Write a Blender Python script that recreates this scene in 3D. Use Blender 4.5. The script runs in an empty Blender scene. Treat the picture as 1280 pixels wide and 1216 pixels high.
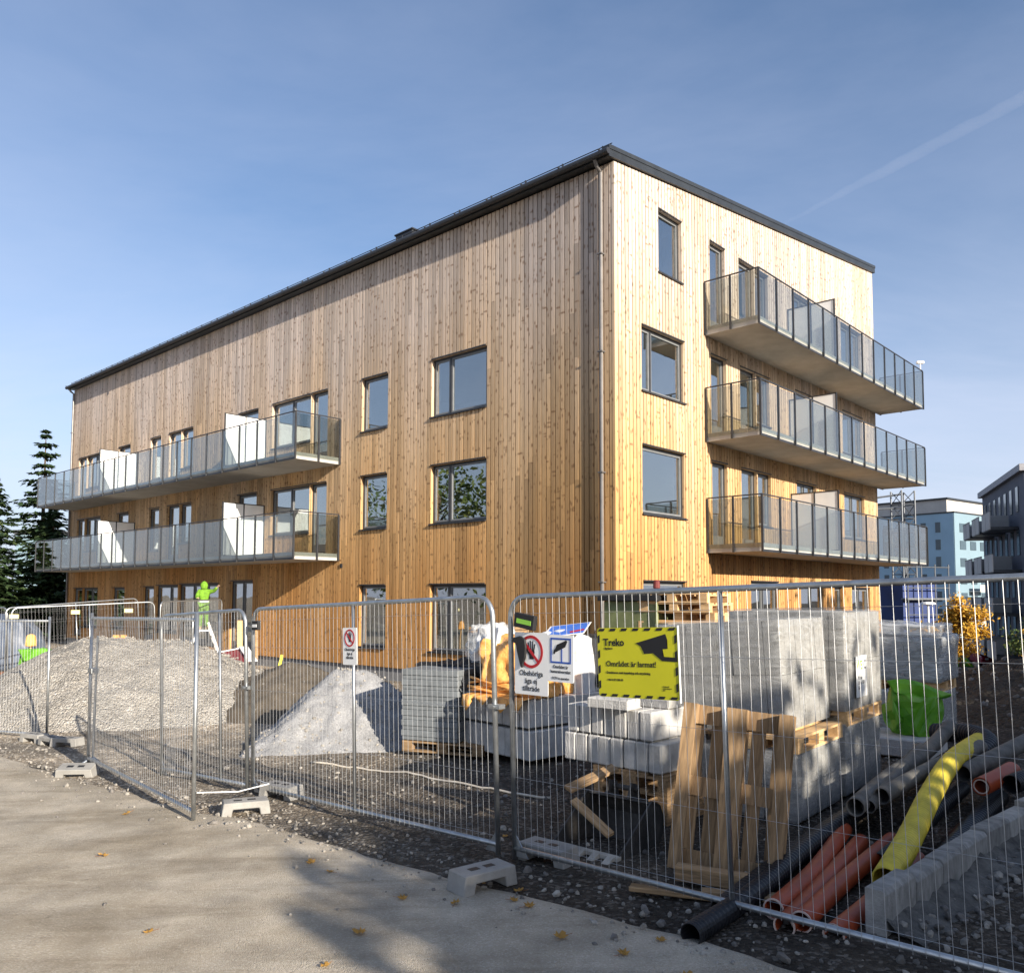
import bpy, bmesh, math, random
from mathutils import Vector, Matrix, noise
random.seed(7)
R = math.radians
scene = bpy.context.scene
col = scene.collection

# ------------------------------------------------------------------ helpers
class MB:
    def __init__(s): s.v=[]; s.f=[]; s.m=[]; s.mi=0
    def add(s, vs, fs):
        o=len(s.v); s.v+= [tuple(p) for p in vs]
        for f in fs: s.f.append([i+o for i in f]); s.m.append(s.mi)
    def hexa(s, p):
        s.add(p,[(3,2,1,0),(4,5,6,7),(0,1,5,4),(1,2,6,5),(2,3,7,6),(3,0,4,7)])
    def box(s,x0,x1,y0,y1,z0,z1,M=None):
        p=[Vector(q) for q in ((x0,y0,z0),(x1,y0,z0),(x1,y1,z0),(x0,y1,z0),(x0,y0,z1),(x1,y0,z1),(x1,y1,z1),(x0,y1,z1))]
        if M: p=[M@q for q in p]
        s.hexa(p)
    def tube(s,pts,r,n=8,caps=True,ph=0.0):
        pts=[Vector(p) for p in pts]; k=len(pts)
        rs=r if isinstance(r,(list,tuple)) else [r]*k
        t0=(pts[1]-pts[0]).normalized()
        a=Vector((0,0,1)) if abs(t0.z)<.9 else Vector((1,0,0))
        u=t0.cross(a).normalized(); vs=[]
        for i,p in enumerate(pts):
            t=(pts[min(i+1,k-1)]-pts[max(i-1,0)]).normalized()
            u=(u-t*u.dot(t)).normalized(); w=t.cross(u)
            for j in range(n):
                an=2*math.pi*j/n+ph
                vs.append(p+(u*math.cos(an)+w*math.sin(an))*rs[i])
        fs=[]
        for i in range(k-1):
            for j in range(n):
                j2=(j+1)%n; fs.append((i*n+j,i*n+j2,(i+1)*n+j2,(i+1)*n+j))
        if caps:
            fs.append(tuple(reversed(range(n)))); fs.append(tuple((k-1)*n+j for j in range(n)))
        s.add(vs,fs)
    def pipe(s,pts,r,ri,n=20,rs=None):
        # hollow pipe: outer wall, inner wall, annular ends
        pts=[Vector(p) for p in pts]; k=len(pts)
        o=len(s.v)
        s.tube(pts,rs if rs else r,n,False)
        d0=len(s.v)
        s.tube(pts,ri,n,False)
        # flip inner
        nf=(k-1)*n
        for i in range(len(s.f)-nf,len(s.f)): s.f[i]=s.f[i][::-1]
        L=(k-1)*n
        for j in range(n):
            j2=(j+1)%n
            s.f.append([o+j2,o+j,d0+j,d0+j2]); s.m.append(s.mi)
            s.f.append([o+L+j,o+L+j2,d0+L+j2,d0+L+j]); s.m.append(s.mi)
    def prism(s,prof,y0,y1,M=None):
        n=len(prof)
        vs=[Vector((x,y0,z)) for x,z in prof]+[Vector((x,y1,z)) for x,z in prof]
        if M: vs=[M@q for q in vs]
        fs=[tuple(range(n)),tuple(reversed(range(n,2*n)))]
        for i in range(n):
            j=(i+1)%n; fs.append((j,i,n+i,n+j))
        s.add(vs,fs)
    def build(s,name,mats,parent=None,smooth=False,bevel=0,link=True,weld=False):
        me=bpy.data.meshes.new(name)
        me.from_pydata(s.v,[],s.f)
        if not isinstance(mats,(list,tuple)): mats=[mats]
        for m in mats: me.materials.append(m)
        if len(mats)>1: me.polygons.foreach_set('material_index',s.m)
        if bevel or weld:
            bm=bmesh.new(); bm.from_mesh(me)
            if weld: bmesh.ops.remove_doubles(bm,verts=bm.verts,dist=1e-4)
            if bevel: bmesh.ops.bevel(bm,geom=bm.edges[:],offset=bevel,segments=1,affect='EDGES',clamp_overlap=True)
            bm.to_mesh(me); bm.free()
        if smooth:
            me.polygons.foreach_set('use_smooth',[True]*len(me.polygons))
        me.update()
        o=bpy.data.objects.new(name,me)
        if link: col.objects.link(o)
        if parent: o.parent=parent
        return o

def tag(o,label=None,cat=None,group=None,kind=None):
    if label: o['label']=label
    if cat: o['category']=cat
    if group: o['group']=group
    if kind: o['kind']=kind
    return o
def empty(name,loc=(0,0,0),rz=0,label=None,cat=None,group=None):
    o=bpy.data.objects.new(name,None); col.objects.link(o)
    o.location=loc; o.rotation_euler=(0,0,rz); o.empty_display_size=.2
    return tag(o,label,cat,group)
def place(o,loc,rz=0,rx=0,ry=0):
    o.location=loc; o.rotation_euler=(rx,ry,rz); return o
def dup(o,parent=None):
    c=o.copy(); col.objects.link(c)
    if parent: c.parent=parent
    for ch in list(o.children): dup(ch,c)
    return c
def sstep(a,b,x):
    t=min(1,max(0,(x-a)/(b-a))); return t*t*(3-2*t)
def nz(x,y,z=0,s=1): return noise.noise(Vector((x*s,y*s,z*s)))
def fbm(x,y,z,s,o=4): return noise.fractal(Vector((x*s,y*s,z*s)),1.0,2.0,o)
def unit(a): return Vector((math.cos(a),math.sin(a),0))

# ------------------------------------------------------------------ materials
def nodes(name):
    m=bpy.data.materials.new(name); m.use_nodes=True
    nt=m.node_tree; b=nt.nodes['Principled BSDF']; return m,nt,b
def N(nt,t,**k):
    n=nt.nodes.new(t)
    for a,v in k.items():
        if a.startswith('i_'):
            n.inputs[a[2:].replace('_',' ')].default_value=v
        else: setattr(n,a,v)
    return n
def ramp(nt,stops):
    r=nt.nodes.new('ShaderNodeValToRGB'); e=r.color_ramp.elements
    while len(e)<len(stops): e.new(.5)
    for i,(p,c) in enumerate(stops):
        e[i].position=p; e[i].color=(c[0],c[1],c[2],1) if not isinstance(c,(int,float)) else (c,c,c,1)
    return r
def coords(nt,scale=(1,1,1),rnd=True):
    tc=N(nt,'ShaderNodeTexCoord'); mp=N(nt,'ShaderNodeMapping'); mp.inputs['Scale'].default_value=scale
    nt.links.new(tc.outputs['Object'],mp.inputs['Vector'])
    if rnd:
        oi=N(nt,'ShaderNodeObjectInfo'); mu=N(nt,'ShaderNodeMath',operation='MULTIPLY'); mu.inputs[1].default_value=37.
        nt.links.new(oi.outputs['Random'],mu.inputs[0]); nt.links.new(mu.outputs[0],mp.inputs['Location'])
    return mp.outputs['Vector']
def simple(name,c,rough=.6,metal=0,var=.2,scale=6,bump=0,bscale=60,spec=.5,c2=None,sc3=(1,1,1),objvar=0):
    m,nt,b=nodes(name); v=coords(nt,sc3)
    n=N(nt,'ShaderNodeTexNoise'); n.inputs['Scale'].default_value=scale; n.inputs['Detail'].default_value=6; n.inputs['Roughness'].default_value=.62
    nt.links.new(v,n.inputs['Vector'])
    lo=[x*(1-var) for x in c]; hi=c2 or [min(1,x*(1+var)) for x in c]
    r=ramp(nt,[(.32,lo),(.68,hi)]); nt.links.new(n.outputs['Fac'],r.inputs['Fac'])
    out=r.outputs['Color']
    if objvar:
        oi=N(nt,'ShaderNodeObjectInfo'); mr=N(nt,'ShaderNodeMapRange'); mr.inputs['To Min'].default_value=1-objvar; mr.inputs['To Max'].default_value=1+objvar
        nt.links.new(oi.outputs['Random'],mr.inputs['Value'])
        hs=N(nt,'ShaderNodeHueSaturation'); nt.links.new(mr.outputs[0],hs.inputs['Value']); nt.links.new(out,hs.inputs['Color']); out=hs.outputs['Color']
    nt.links.new(out,b.inputs['Base Color'])
    b.inputs['Roughness'].default_value=rough; b.inputs['Metallic'].default_value=metal; b.inputs['Specular IOR Level'].default_value=spec
    if bump:
        n2=N(nt,'ShaderNodeTexNoise'); n2.inputs['Scale'].default_value=bscale; n2.inputs['Detail'].default_value=5
        nt.links.new(v,n2.inputs['Vector'])
        bp=N(nt,'ShaderNodeBump'); bp.inputs['Strength'].default_value=bump; bp.inputs['Distance'].default_value=.02
        nt.links.new(n2.outputs['Fac'],bp.inputs['Height']); nt.links.new(bp.outputs['Normal'],b.inputs['Normal'])
    return m
def gravel(name,cols,scale,big=.6,bump=.6,dist=.03,patch=None,rough=.95):
    """voronoi stones with per-stone colours plus broad patches"""
    m,nt,b=nodes(name); v=coords(nt,rnd=False)
    vo=N(nt,'ShaderNodeTexVoronoi'); vo.inputs['Scale'].default_value=scale; nt.links.new(v,vo.inputs['Vector'])
    sp=N(nt,'ShaderNodeSeparateColor'); nt.links.new(vo.outputs['Color'],sp.inputs['Color'])
    k=len(cols); r=ramp(nt,[(i/(k-1),c) for i,c in enumerate(cols)]); nt.links.new(sp.outputs['Red'],r.inputs['Fac'])
    out=r.outputs['Color']
    n=N(nt,'ShaderNodeTexNoise'); n.inputs['Scale'].default_value=big; n.inputs['Detail'].default_value=8; n.inputs['Roughness'].default_value=.65; nt.links.new(v,n.inputs['Vector'])
    if patch:
        mx=N(nt,'ShaderNodeMix',data_type='RGBA'); rr=ramp(nt,[(.44,0.),(.62,1.)]); nt.links.new(n.outputs['Fac'],rr.inputs['Fac'])
        nt.links.new(rr.outputs['Color'],mx.inputs['Factor']); nt.links.new(out,mx.inputs[6])
        mm=N(nt,'ShaderNodeMix',data_type='RGBA',blend_type='MULTIPLY'); mm.inputs['Factor'].default_value=1; mm.inputs[7].default_value=(*patch,1)
        nt.links.new(out,mm.inputs[6]); nt.links.new(mm.outputs[2],mx.inputs[7]); out=mx.outputs[2]
    hs=N(nt,'ShaderNodeHueSaturation'); mr=N(nt,'ShaderNodeMapRange'); mr.inputs['From Min'].default_value=.3; mr.inputs['From Max'].default_value=.7; mr.inputs['To Min'].default_value=.78; mr.inputs['To Max'].default_value=1.2
    n3=N(nt,'ShaderNodeTexNoise'); n3.inputs['Scale'].default_value=big*5; n3.inputs['Detail'].default_value=6; nt.links.new(v,n3.inputs['Vector'])
    nt.links.new(n3.outputs['Fac'],mr.inputs['Value']); nt.links.new(mr.outputs[0],hs.inputs['Value']); nt.links.new(out,hs.inputs['Color'])
    nt.links.new(hs.outputs['Color'],b.inputs['Base Color']); b.inputs['Roughness'].default_value=rough; b.inputs['Specular IOR Level'].default_value=.2
    n2=N(nt,'ShaderNodeTexNoise'); n2.inputs['Scale'].default_value=scale*.5; n2.inputs['Detail'].default_value=6; nt.links.new(v,n2.inputs['Vector'])
    ad=N(nt,'ShaderNodeMath',operation='SUBTRACT'); nt.links.new(n2.outputs['Fac'],ad.inputs[0]); nt.links.new(vo.outputs['Distance'],ad.inputs[1])
    bp=N(nt,'ShaderNodeBump'); bp.inputs['Strength'].default_value=bump; bp.inputs['Distance'].default_value=dist
    nt.links.new(ad.outputs[0],bp.inputs['Height']); nt.links.new(bp.outputs['Normal'],b.inputs['Normal'])
    return m
def glassmat(name,tint,base=.07,gain=.85,pw=3.0,rough=.0,refl=(1,1,1),bump=.05,bs=1.6):
    m,nt,b=nodes(name); nt.nodes.remove(b)
    out=nt.nodes['Material Output']
    tr=N(nt,'ShaderNodeBsdfTransparent'); tr.inputs[0].default_value=(*tint,1)
    gl=N(nt,'ShaderNodeBsdfGlossy'); gl.inputs['Color'].default_value=(*refl,1); gl.inputs['Roughness'].default_value=rough
    lw=N(nt,'ShaderNodeLayerWeight'); lw.inputs['Blend'].default_value=.5
    p=N(nt,'ShaderNodeMath',operation='POWER'); p.inputs[1].default_value=pw; nt.links.new(lw.outputs['Facing'],p.inputs[0])
    a=N(nt,'ShaderNodeMath',operation='MULTIPLY_ADD'); a.inputs[1].default_value=gain; a.inputs[2].default_value=base; nt.links.new(p.outputs[0],a.inputs[0])
    n=N(nt,'ShaderNodeTexNoise'); n.inputs['Scale'].default_value=bs; n.inputs['Detail'].default_value=0; nt.links.new(coords(nt),n.inputs['Vector'])
    bp=N(nt,'ShaderNodeBump'); bp.inputs['Strength'].default_value=bump; bp.inputs['Distance'].default_value=.05; nt.links.new(n.outputs['Fac'],bp.inputs['Height']); nt.links.new(bp.outputs['Normal'],gl.inputs['Normal'])
    mx=N(nt,'ShaderNodeMixShader'); nt.links.new(a.outputs[0],mx.inputs[0]); nt.links.new(tr.outputs[0],mx.inputs[1]); nt.links.new(gl.outputs[0],mx.inputs[2])
    nt.links.new(mx.outputs[0],out.inputs[0]); return m
def clad():
    m,nt,b=nodes('larch_cladding'); L=nt.links
    tc=N(nt,'ShaderNodeTexCoord'); sx=N(nt,'ShaderNodeSeparateXYZ'); L.new(tc.outputs['Object'],sx.inputs[0])
    u=N(nt,'ShaderNodeMath',operation='ADD'); L.new(sx.outputs['X'],u.inputs[0]); L.new(sx.outputs['Y'],u.inputs[1])
    ge=N(nt,'ShaderNodeNewGeometry'); rnd=ge.outputs['Random Per Island']
    off=N(nt,'ShaderNodeMath',operation='MULTIPLY_ADD'); off.inputs[1].default_value=71.; L.new(rnd,off.inputs[0]); L.new(sx.outputs['Z'],off.inputs[2])
    # grain, stretched along the board
    cg=N(nt,'ShaderNodeCombineXYZ'); mu=N(nt,'ShaderNodeMath',operation='MULTIPLY'); mu.inputs[1].default_value=22.; L.new(u.outputs[0],mu.inputs[0]); L.new(mu.outputs[0],cg.inputs[0]); L.new(off.outputs[0],cg.inputs[1])
    g=N(nt,'ShaderNodeTexNoise'); g.inputs['Scale'].default_value=2.2; g.inputs['Detail'].default_value=7; g.inputs['Roughness'].default_value=.65; L.new(cg.outputs[0],g.inputs['Vector'])
    # knots
    ck=N(nt,'ShaderNodeCombineXYZ'); m1=N(nt,'ShaderNodeMath',operation='MULTIPLY'); m1.inputs[1].default_value=9.; L.new(u.outputs[0],m1.inputs[0])
    m2=N(nt,'ShaderNodeMath',operation='MULTIPLY'); m2.inputs[1].default_value=4.4; L.new(off.outputs[0],m2.inputs[0]); L.new(m1.outputs[0],ck.inputs[0]); L.new(m2.outputs[0],ck.inputs[1])
    vo=N(nt,'ShaderNodeTexVoronoi'); vo.inputs['Scale'].default_value=1.; L.new(ck.outputs[0],vo.inputs['Vector'])
    kr=ramp(nt,[(.12,1.),(.30,0.)]); L.new(vo.outputs['Distance'],kr.inputs['Fac'])
    ck2=N(nt,'ShaderNodeCombineXYZ'); m3=N(nt,'ShaderNodeMath',operation='MULTIPLY'); m3.inputs[1].default_value=3.; L.new(u.outputs[0],m3.inputs[0]); L.new(m3.outputs[0],ck2.inputs[0])
    m4=N(nt,'ShaderNodeMath',operation='MULTIPLY'); m4.inputs[1].default_value=9.; L.new(off.outputs[0],m4.inputs[0]); L.new(m4.outputs[0],ck2.inputs[1])
    vo2=N(nt,'ShaderNodeTexVoronoi'); vo2.inputs['Scale'].default_value=.55; L.new(ck2.outputs[0],vo2.inputs['Vector'])
    kr2=ramp(nt,[(.07,1.),(.18,0.)]); L.new(vo2.outputs['Distance'],kr2.inputs['Fac'])
    # broad weathering: greyer high up, honey coloured low down, in vertical bundles
    cb=N(nt,'ShaderNodeCombineXYZ'); L.new(u.outputs[0],cb.inputs[0]); mz=N(nt,'ShaderNodeMath',operation='MULTIPLY'); mz.inputs[1].default_value=.12; L.new(sx.outputs['Z'],mz.inputs[0]); L.new(mz.outputs[0],cb.inputs[1])
    wn=N(nt,'ShaderNodeTexNoise'); wn.inputs['Scale'].default_value=.5; wn.inputs['Detail'].default_value=5; L.new(cb.outputs[0],wn.inputs['Vector'])
    zz=N(nt,'ShaderNodeMapRange'); zz.inputs['From Min'].default_value=1.; zz.inputs['From Max'].default_value=10.5; L.new(sx.outputs['Z'],zz.inputs['Value'])
    s1=N(nt,'ShaderNodeMath',operation='MULTIPLY_ADD'); s1.inputs[1].default_value=1.1; s1.inputs[2].default_value=-.55; L.new(wn.outputs['Fac'],s1.inputs[0])
    s2=N(nt,'ShaderNodeMath',operation='ADD',use_clamp=True); L.new(zz.outputs[0],s2.inputs[0]); L.new(s1.outputs[0],s2.inputs[1])
    wr=ramp(nt,[(0,(.50,.255,.085)),(.28,(.56,.335,.145)),(.58,(.58,.405,.24)),(1,(.56,.465,.39))]); L.new(s2.outputs[0],wr.inputs['Fac'])
    # per board brightness
    bv=N(nt,'ShaderNodeMapRange'); bv.inputs['To Min'].default_value=.70; bv.inputs['To Max'].default_value=1.14; L.new(rnd,bv.inputs['Value'])
    gv=N(nt,'ShaderNodeMapRange'); gv.inputs['From Min'].default_value=.3; gv.inputs['From Max'].default_value=.7; gv.inputs['To Min'].default_value=.8; gv.inputs['To Max'].default_value=1.12; L.new(g.outputs['Fac'],gv.inputs['Value'])
    mm=N(nt,'ShaderNodeMath',operation='MULTIPLY'); L.new(bv.outputs[0],mm.inputs[0]); L.new(gv.outputs[0],mm.inputs[1])
    yb=N(nt,'ShaderNodeMath',operation='DIVIDE'); yb.inputs[1].default_value=32.5; L.new(sx.outputs['Y'],yb.inputs[0])
    br=ramp(nt,[(0,(1,1,1)),(.016,(.78,.80,.84)),(.083,(.96,.97,.98)),(.125,(1,1,1)),(.366,(1.05,1.06,1.09)),(.93,(.93,.93,.95))]); br.color_ramp.interpolation='CONSTANT'; L.new(yb.outputs[0],br.inputs[0])
    bm_=N(nt,'ShaderNodeMix',data_type='RGBA',blend_type='MULTIPLY'); bm_.inputs['Factor'].default_value=1; L.new(wr.outputs[0],bm_.inputs[6]); L.new(br.outputs[0],bm_.inputs[7])
    hs=N(nt,'ShaderNodeHueSaturation'); L.new(mm.outputs[0],hs.inputs['Value']); L.new(bm_.outputs[2],hs.inputs['Color'])
    kx=N(nt,'ShaderNodeMath',operation='MAXIMUM'); L.new(kr.outputs[0],kx.inputs[0]); L.new(kr2.outputs[0],kx.inputs[1])
    kf=N(nt,'ShaderNodeMath',operation='MULTIPLY'); kf.inputs[1].default_value=.7; L.new(kx.outputs[0],kf.inputs[0])
    mk=N(nt,'ShaderNodeMix',data_type='RGBA'); mk.inputs[7].default_value=(.13,.06,.025,1); L.new(kf.outputs[0],mk.inputs['Factor']); L.new(hs.outputs[0],mk.inputs[6])
    L.new(mk.outputs[2],b.inputs['Base Color']); b.inputs['Roughness'].default_value=.7; b.inputs['Specular IOR Level'].default_value=.25
    bp=N(nt,'ShaderNodeBump'); bp.inputs['Strength'].default_value=.25; bp.inputs['Distance'].default_value=.006; L.new(g.outputs['Fac'],bp.inputs['Height']); L.new(bp.outputs[0],b.inputs['Normal'])
    return m
def plank(name,c,dark,rough=.75,objvar=.18):
    """sawn timber: long grain in local x, island variation"""
    m,nt,b=nodes(name); L=nt.links; v=coords(nt,(1.2,14,14))
    g=N(nt,'ShaderNodeTexNoise'); g.inputs['Scale'].default_value=2.5; g.inputs['Detail'].default_value=7; g.inputs['Roughness'].default_value=.7; L.new(v,g.inputs['Vector'])
    r=ramp(nt,[(.3,dark),(.66,c)]); L.new(g.outputs['Fac'],r.inputs['Fac'])
    ge=N(nt,'ShaderNodeNewGeometry'); bv=N(nt,'ShaderNodeMapRange'); bv.inputs['To Min'].default_value=1-objvar; bv.inputs['To Max'].default_value=1+objvar; L.new(ge.outputs['Random Per Island'],bv.inputs['Value'])
    oi=N(nt,'ShaderNodeObjectInfo'); b2=N(nt,'ShaderNodeMapRange'); b2.inputs['To Min'].default_value=.85; b2.inputs['To Max'].default_value=1.15; L.new(oi.outputs['Random'],b2.inputs['Value'])
    mu=N(nt,'ShaderNodeMath',operation='MULTIPLY'); L.new(bv.outputs[0],mu.inputs[0]); L.new(b2.outputs[0],mu.inputs[1])
    hs=N(nt,'ShaderNodeHueSaturation'); L.new(mu.outputs[0],hs.inputs['Value']); L.new(r.outputs[0],hs.inputs['Color']); L.new(hs.outputs[0],b.inputs['Base Color'])
    b.inputs['Roughness'].default_value=rough; b.inputs['Specular IOR Level'].default_value=.2
    bp=N(nt,'ShaderNodeBump'); bp.inputs['Strength'].default_value=.4; bp.inputs['Distance'].default_value=.004; L.new(g.outputs['Fac'],bp.inputs['Height']); L.new(bp.outputs[0],b.inputs['Normal'])
    return m
def filmmat(name,c=(.50,.51,.51),op=.2):
    m,nt,b=nodes(name); L=nt.links; out=nt.nodes['Material Output']
    v=coords(nt,(.7,.7,3.2))
    n=N(nt,'ShaderNodeTexNoise'); n.inputs['Scale'].default_value=5; n.inputs['Detail'].default_value=6; n.inputs['Distortion'].default_value=1.6; L.new(v,n.inputs['Vector'])
    bp=N(nt,'ShaderNodeBump'); bp.inputs['Strength'].default_value=.3; bp.inputs['Distance'].default_value=.02; L.new(n.outputs['Fac'],bp.inputs['Height'])
    b.inputs['Base Color'].default_value=(*c,1); b.inputs['Roughness'].default_value=.22; L.new(bp.outputs[0],b.inputs['Normal'])
    tr=N(nt,'ShaderNodeBsdfTransparent'); mx=N(nt,'ShaderNodeMixShader')
    r=ramp(nt,[(.3,max(.04,op-.2)),(.5,op),(.75,op+.22)]); L.new(n.outputs['Fac'],r.inputs['Fac']); L.new(r.outputs[0],mx.inputs[0])
    L.new(tr.outputs[0],mx.inputs[1]); L.new(b.outputs[0],mx.inputs[2]); L.new(mx.outputs[0],out.inputs[0]); return m
def leafmat(name,cs):
    m,nt,b=nodes(name); L=nt.links
    ge=N(nt,'ShaderNodeNewGeometry'); k=len(cs); r=ramp(nt,[(i/(k-1),c) for i,c in enumerate(cs)]); L.new(ge.outputs['Random Per Island'],r.inputs['Fac'])
    L.new(r.outputs[0],b.inputs['Base Color']); b.inputs['Roughness'].default_value=.65; b.inputs['Specular IOR Level'].default_value=.3
    tl=N(nt,'ShaderNodeBsdfTranslucent'); L.new(r.outputs[0],tl.inputs[0]); mx=N(nt,'ShaderNodeMixShader'); mx.inputs[0].default_value=.25
    L.new(b.outputs[0],mx.inputs[1]); L.new(tl.outputs[0],mx.inputs[2]); L.new(mx.outputs[0],nt.nodes['Material Output'].inputs[0]); return m

M={}
M['clad']=clad()
M['dark_metal']=simple('dark_coated_metal',(.035,.037,.042),.42,.3,.25,4)
M['roof']=simple('dark_roof_sheet',(.045,.05,.055),.4,.5,.2,2)
M['frame']=simple('window_frame_grey',(.028,.029,.032),.45,0,.15,5)
M['sash']=simple('window_sash_grey',(.17,.175,.18),.4,0,.1,5)
M['pane']=glassmat('window_glass',(.80,.86,.86),.20,.75,2.2)
M['bglass']=glassmat('balcony_glass',(.74,.77,.76),.055,.62,3.0,bump=.02,bs=.8)
M['conc']=simple('cast_concrete',(.27,.262,.245),.9,0,.22,3,.25,80)
M['slab']=simple('balcony_concrete',(.40,.385,.36),.9,0,.14,1.5,.15,60)
M['found']=simple('foundation_concrete',(.20,.20,.205),.9,0,.2,2,.2,60)
M['kerb']=simple('kerb_concrete',(.45,.44,.42),.92,0,.22,6,.45,70,objvar=.12)
M['paver']=simple('paver_concrete',(.25,.245,.23),.92,0,.2,7,.4,90)
M['galv']=simple('galvanised_steel',(.42,.44,.45),.38,.85,.22,9,.05,40)
M['wire']=simple('galvanised_wire',(.46,.47,.48),.45,.6,.15,9)
M['white']=simple('white_panel',(.80,.80,.79),.5,0,.05,2)
M['plaster']=simple('interior_plaster',(.62,.60,.56),.9,0,.05,2)
M['pine']=plank('fresh_pine',(.66,.45,.24),(.42,.25,.11))
M['oldwood']=plank('weathered_timber',(.38,.25,.135),(.13,.085,.048))
M['film']=filmmat('stretch_film')
M['film2']=filmmat('milky_film',(.62,.64,.65),.42)
M['orangepvc']=simple('orange_pvc',(.29,.045,.010),.52,0,.22,5,.05,30)
M['pvcend']=simple('pale_pipe_rim',(.55,.42,.36),.6)
M['blackpe']=simple('black_plastic_pipe',(.007,.008,.011),.5,0,.4,7,.1,50)
M['dustpe']=simple('dusty_black_pipe',(.10,.095,.085),.75,0,.45,5,.2,40)
M['yellow']=simple('yellow_drain_pipe',(.52,.42,.04),.55,0,.25,6,.1,40)
M['lime']=simple('lime_plastic_sheet',(.19,.48,.03),.36,0,.22,5,.5,14)
m,nt,b=nodes('lime_bag_film'); b.inputs['Base Color'].default_value=(.17,.46,.03,1); b.inputs['Roughness'].default_value=.32
_t=N(nt,'ShaderNodeBsdfTranslucent'); _t.inputs[0].default_value=(.25,.62,.03,1); _mx=N(nt,'ShaderNodeMixShader'); _mx.inputs[0].default_value=.38
_n=N(nt,'ShaderNodeTexNoise'); _n.inputs['Scale'].default_value=7; _n.inputs['Detail'].default_value=5; nt.links.new(coords(nt),_n.inputs[0]); _r=ramp(nt,[(.3,(.11,.34,.02)),(.7,(.24,.55,.06))]); nt.links.new(_n.outputs['Fac'],_r.inputs[0]); nt.links.new(_r.outputs[0],b.inputs['Base Color'])
nt.links.new(b.outputs[0],_mx.inputs[1]); nt.links.new(_t.outputs[0],_mx.inputs[2]); nt.links.new(_mx.outputs[0],nt.nodes['Material Output'].inputs[0]); M['limefilm']=m
M['hiviz']=simple('hivis_fabric',(.13,.28,.015),.85,0,.35,14,.4,30)
M['reflex']=simple('reflective_band',(.62,.64,.62),.3,.2)
M['orangetarp']=simple('orange_tarpaulin',(.78,.30,.055),.42,0,.3,5,.6,16,c2=(.95,.52,.16))
M['whitebag']=simple('white_sack',(.58,.59,.60),.5,0,.1,6,.5,18)
M['black']=simple('matt_black',(.012,.012,.013),.6)
M['signwhite']=simple('sign_white',(.80,.80,.78),.4,0,.04,3)
M['signyellow']=simple('sign_yellow',(.58,.55,.012),.45,0,.05,3)
M['signred']=simple('sign_red',(.45,.012,.02),.45)
M['signblue']=simple('sign_blue',(.012,.07,.36),.4)
M['ink']=simple('sign_ink',(.008,.008,.01),.5)
M['greenink']=simple('green_ink',(.25,.55,.06),.5)
M['skin']=simple('skin',(.55,.36,.27),.55)
M['boot']=simple('boot_leather',(.30,.24,.15),.7)
M['olive']=simple('olive_board',(.16,.18,.075),.7,0,.3,5)
M['redwhite']=simple('maroon_sheet',(.20,.03,.035),.6,0,.2,4)
M['steel']=simple('worn_bucket_steel',(.06,.055,.05),.6,.35,.5,5,.2,40)
M['dust']=simple('dusty_steel',(.42,.39,.34),.85,.1,.3,5,.2,40)
M['bark']=simple('bark',(.09,.065,.045),.95,0,.4,9,.8,30)
M['conifer']=leafmat('conifer_needles',[(.018,.036,.016),(.04,.075,.028),(.085,.12,.045)])
M['birch']=leafmat('green_leaves',[(.04,.075,.02),(.08,.12,.03),(.14,.15,.035)])
M['autumn']=leafmat('yellow_autumn_leaves',[(.38,.20,.02),(.55,.30,.03),(.62,.40,.06)])
M['fallen']=leafmat('fallen_leaf_brown',[(.30,.14,.03),(.42,.25,.06),(.25,.09,.025)])
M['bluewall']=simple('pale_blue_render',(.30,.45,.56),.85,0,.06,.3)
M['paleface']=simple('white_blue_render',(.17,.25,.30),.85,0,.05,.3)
M['greywall']=simple('slate_grey_render',(.12,.125,.15),.85,0,.1,.4)
M['farglass']=simple('far_window_glass',(.05,.08,.10),.12,0,.2,.2)
M['balpanel']=simple('pale_balcony_panel',(.46,.44,.41),.6,0,.1,.5)
M['bluetarp']=simple('blue_scaffold_sheet',(.008,.028,.13),.6,0,.3,.8,.4,2)
M['scaff']=simple('scaffold_steel',(.13,.14,.155),.5,.6)
M['carred']=simple('red_car_paint',(.26,.015,.03),.25,0,.1)
M['rubber']=simple('rubber',(.015,.015,.015),.8)
M['card']=simple('cardboard',(.42,.28,.16),.85,0,.12,5)
M['hose']=simple('pale_hose',(.55,.5,.42),.6)
M['road']=gravel('packed_sand_road',[(.42,.37,.295),(.48,.43,.35),(.45,.40,.325),(.58,.53,.45)],110,.5,.8,.012,(.78,.75,.70))
M['site']=gravel('site_gravel',[(.10,.086,.068),(.18,.155,.125),(.14,.12,.095),(.44,.40,.34)],34,.45,.8,.04,(2.3,2.2,2.05))
M['gravelA']=gravel('beige_gravel',[(.22,.20,.175),(.36,.335,.295),(.29,.27,.235),(.50,.475,.43)],30,.5,.9,.05)
M['gravelB']=gravel('white_crushed_stone',[(.21,.21,.212),(.31,.31,.312),(.26,.26,.265),(.40,.40,.40)],70,.7,.6,.02)
M['sand']=gravel('dark_sand',[(.07,.057,.042),(.12,.10,.078),(.09,.077,.058)],80,.8,.5,.02)
M['soil']=gravel('dark_soil',[(.035,.028,.022),(.075,.062,.048),(.05,.042,.032)],14,.6,1.,.08)
M['stone']=simple('loose_stone',(.27,.25,.22),.95,0,.45,9,.3,40)
M['stonedark']=simple('dark_loose_stone',(.14,.13,.12),.95,0,.5,9,.3,40)

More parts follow.
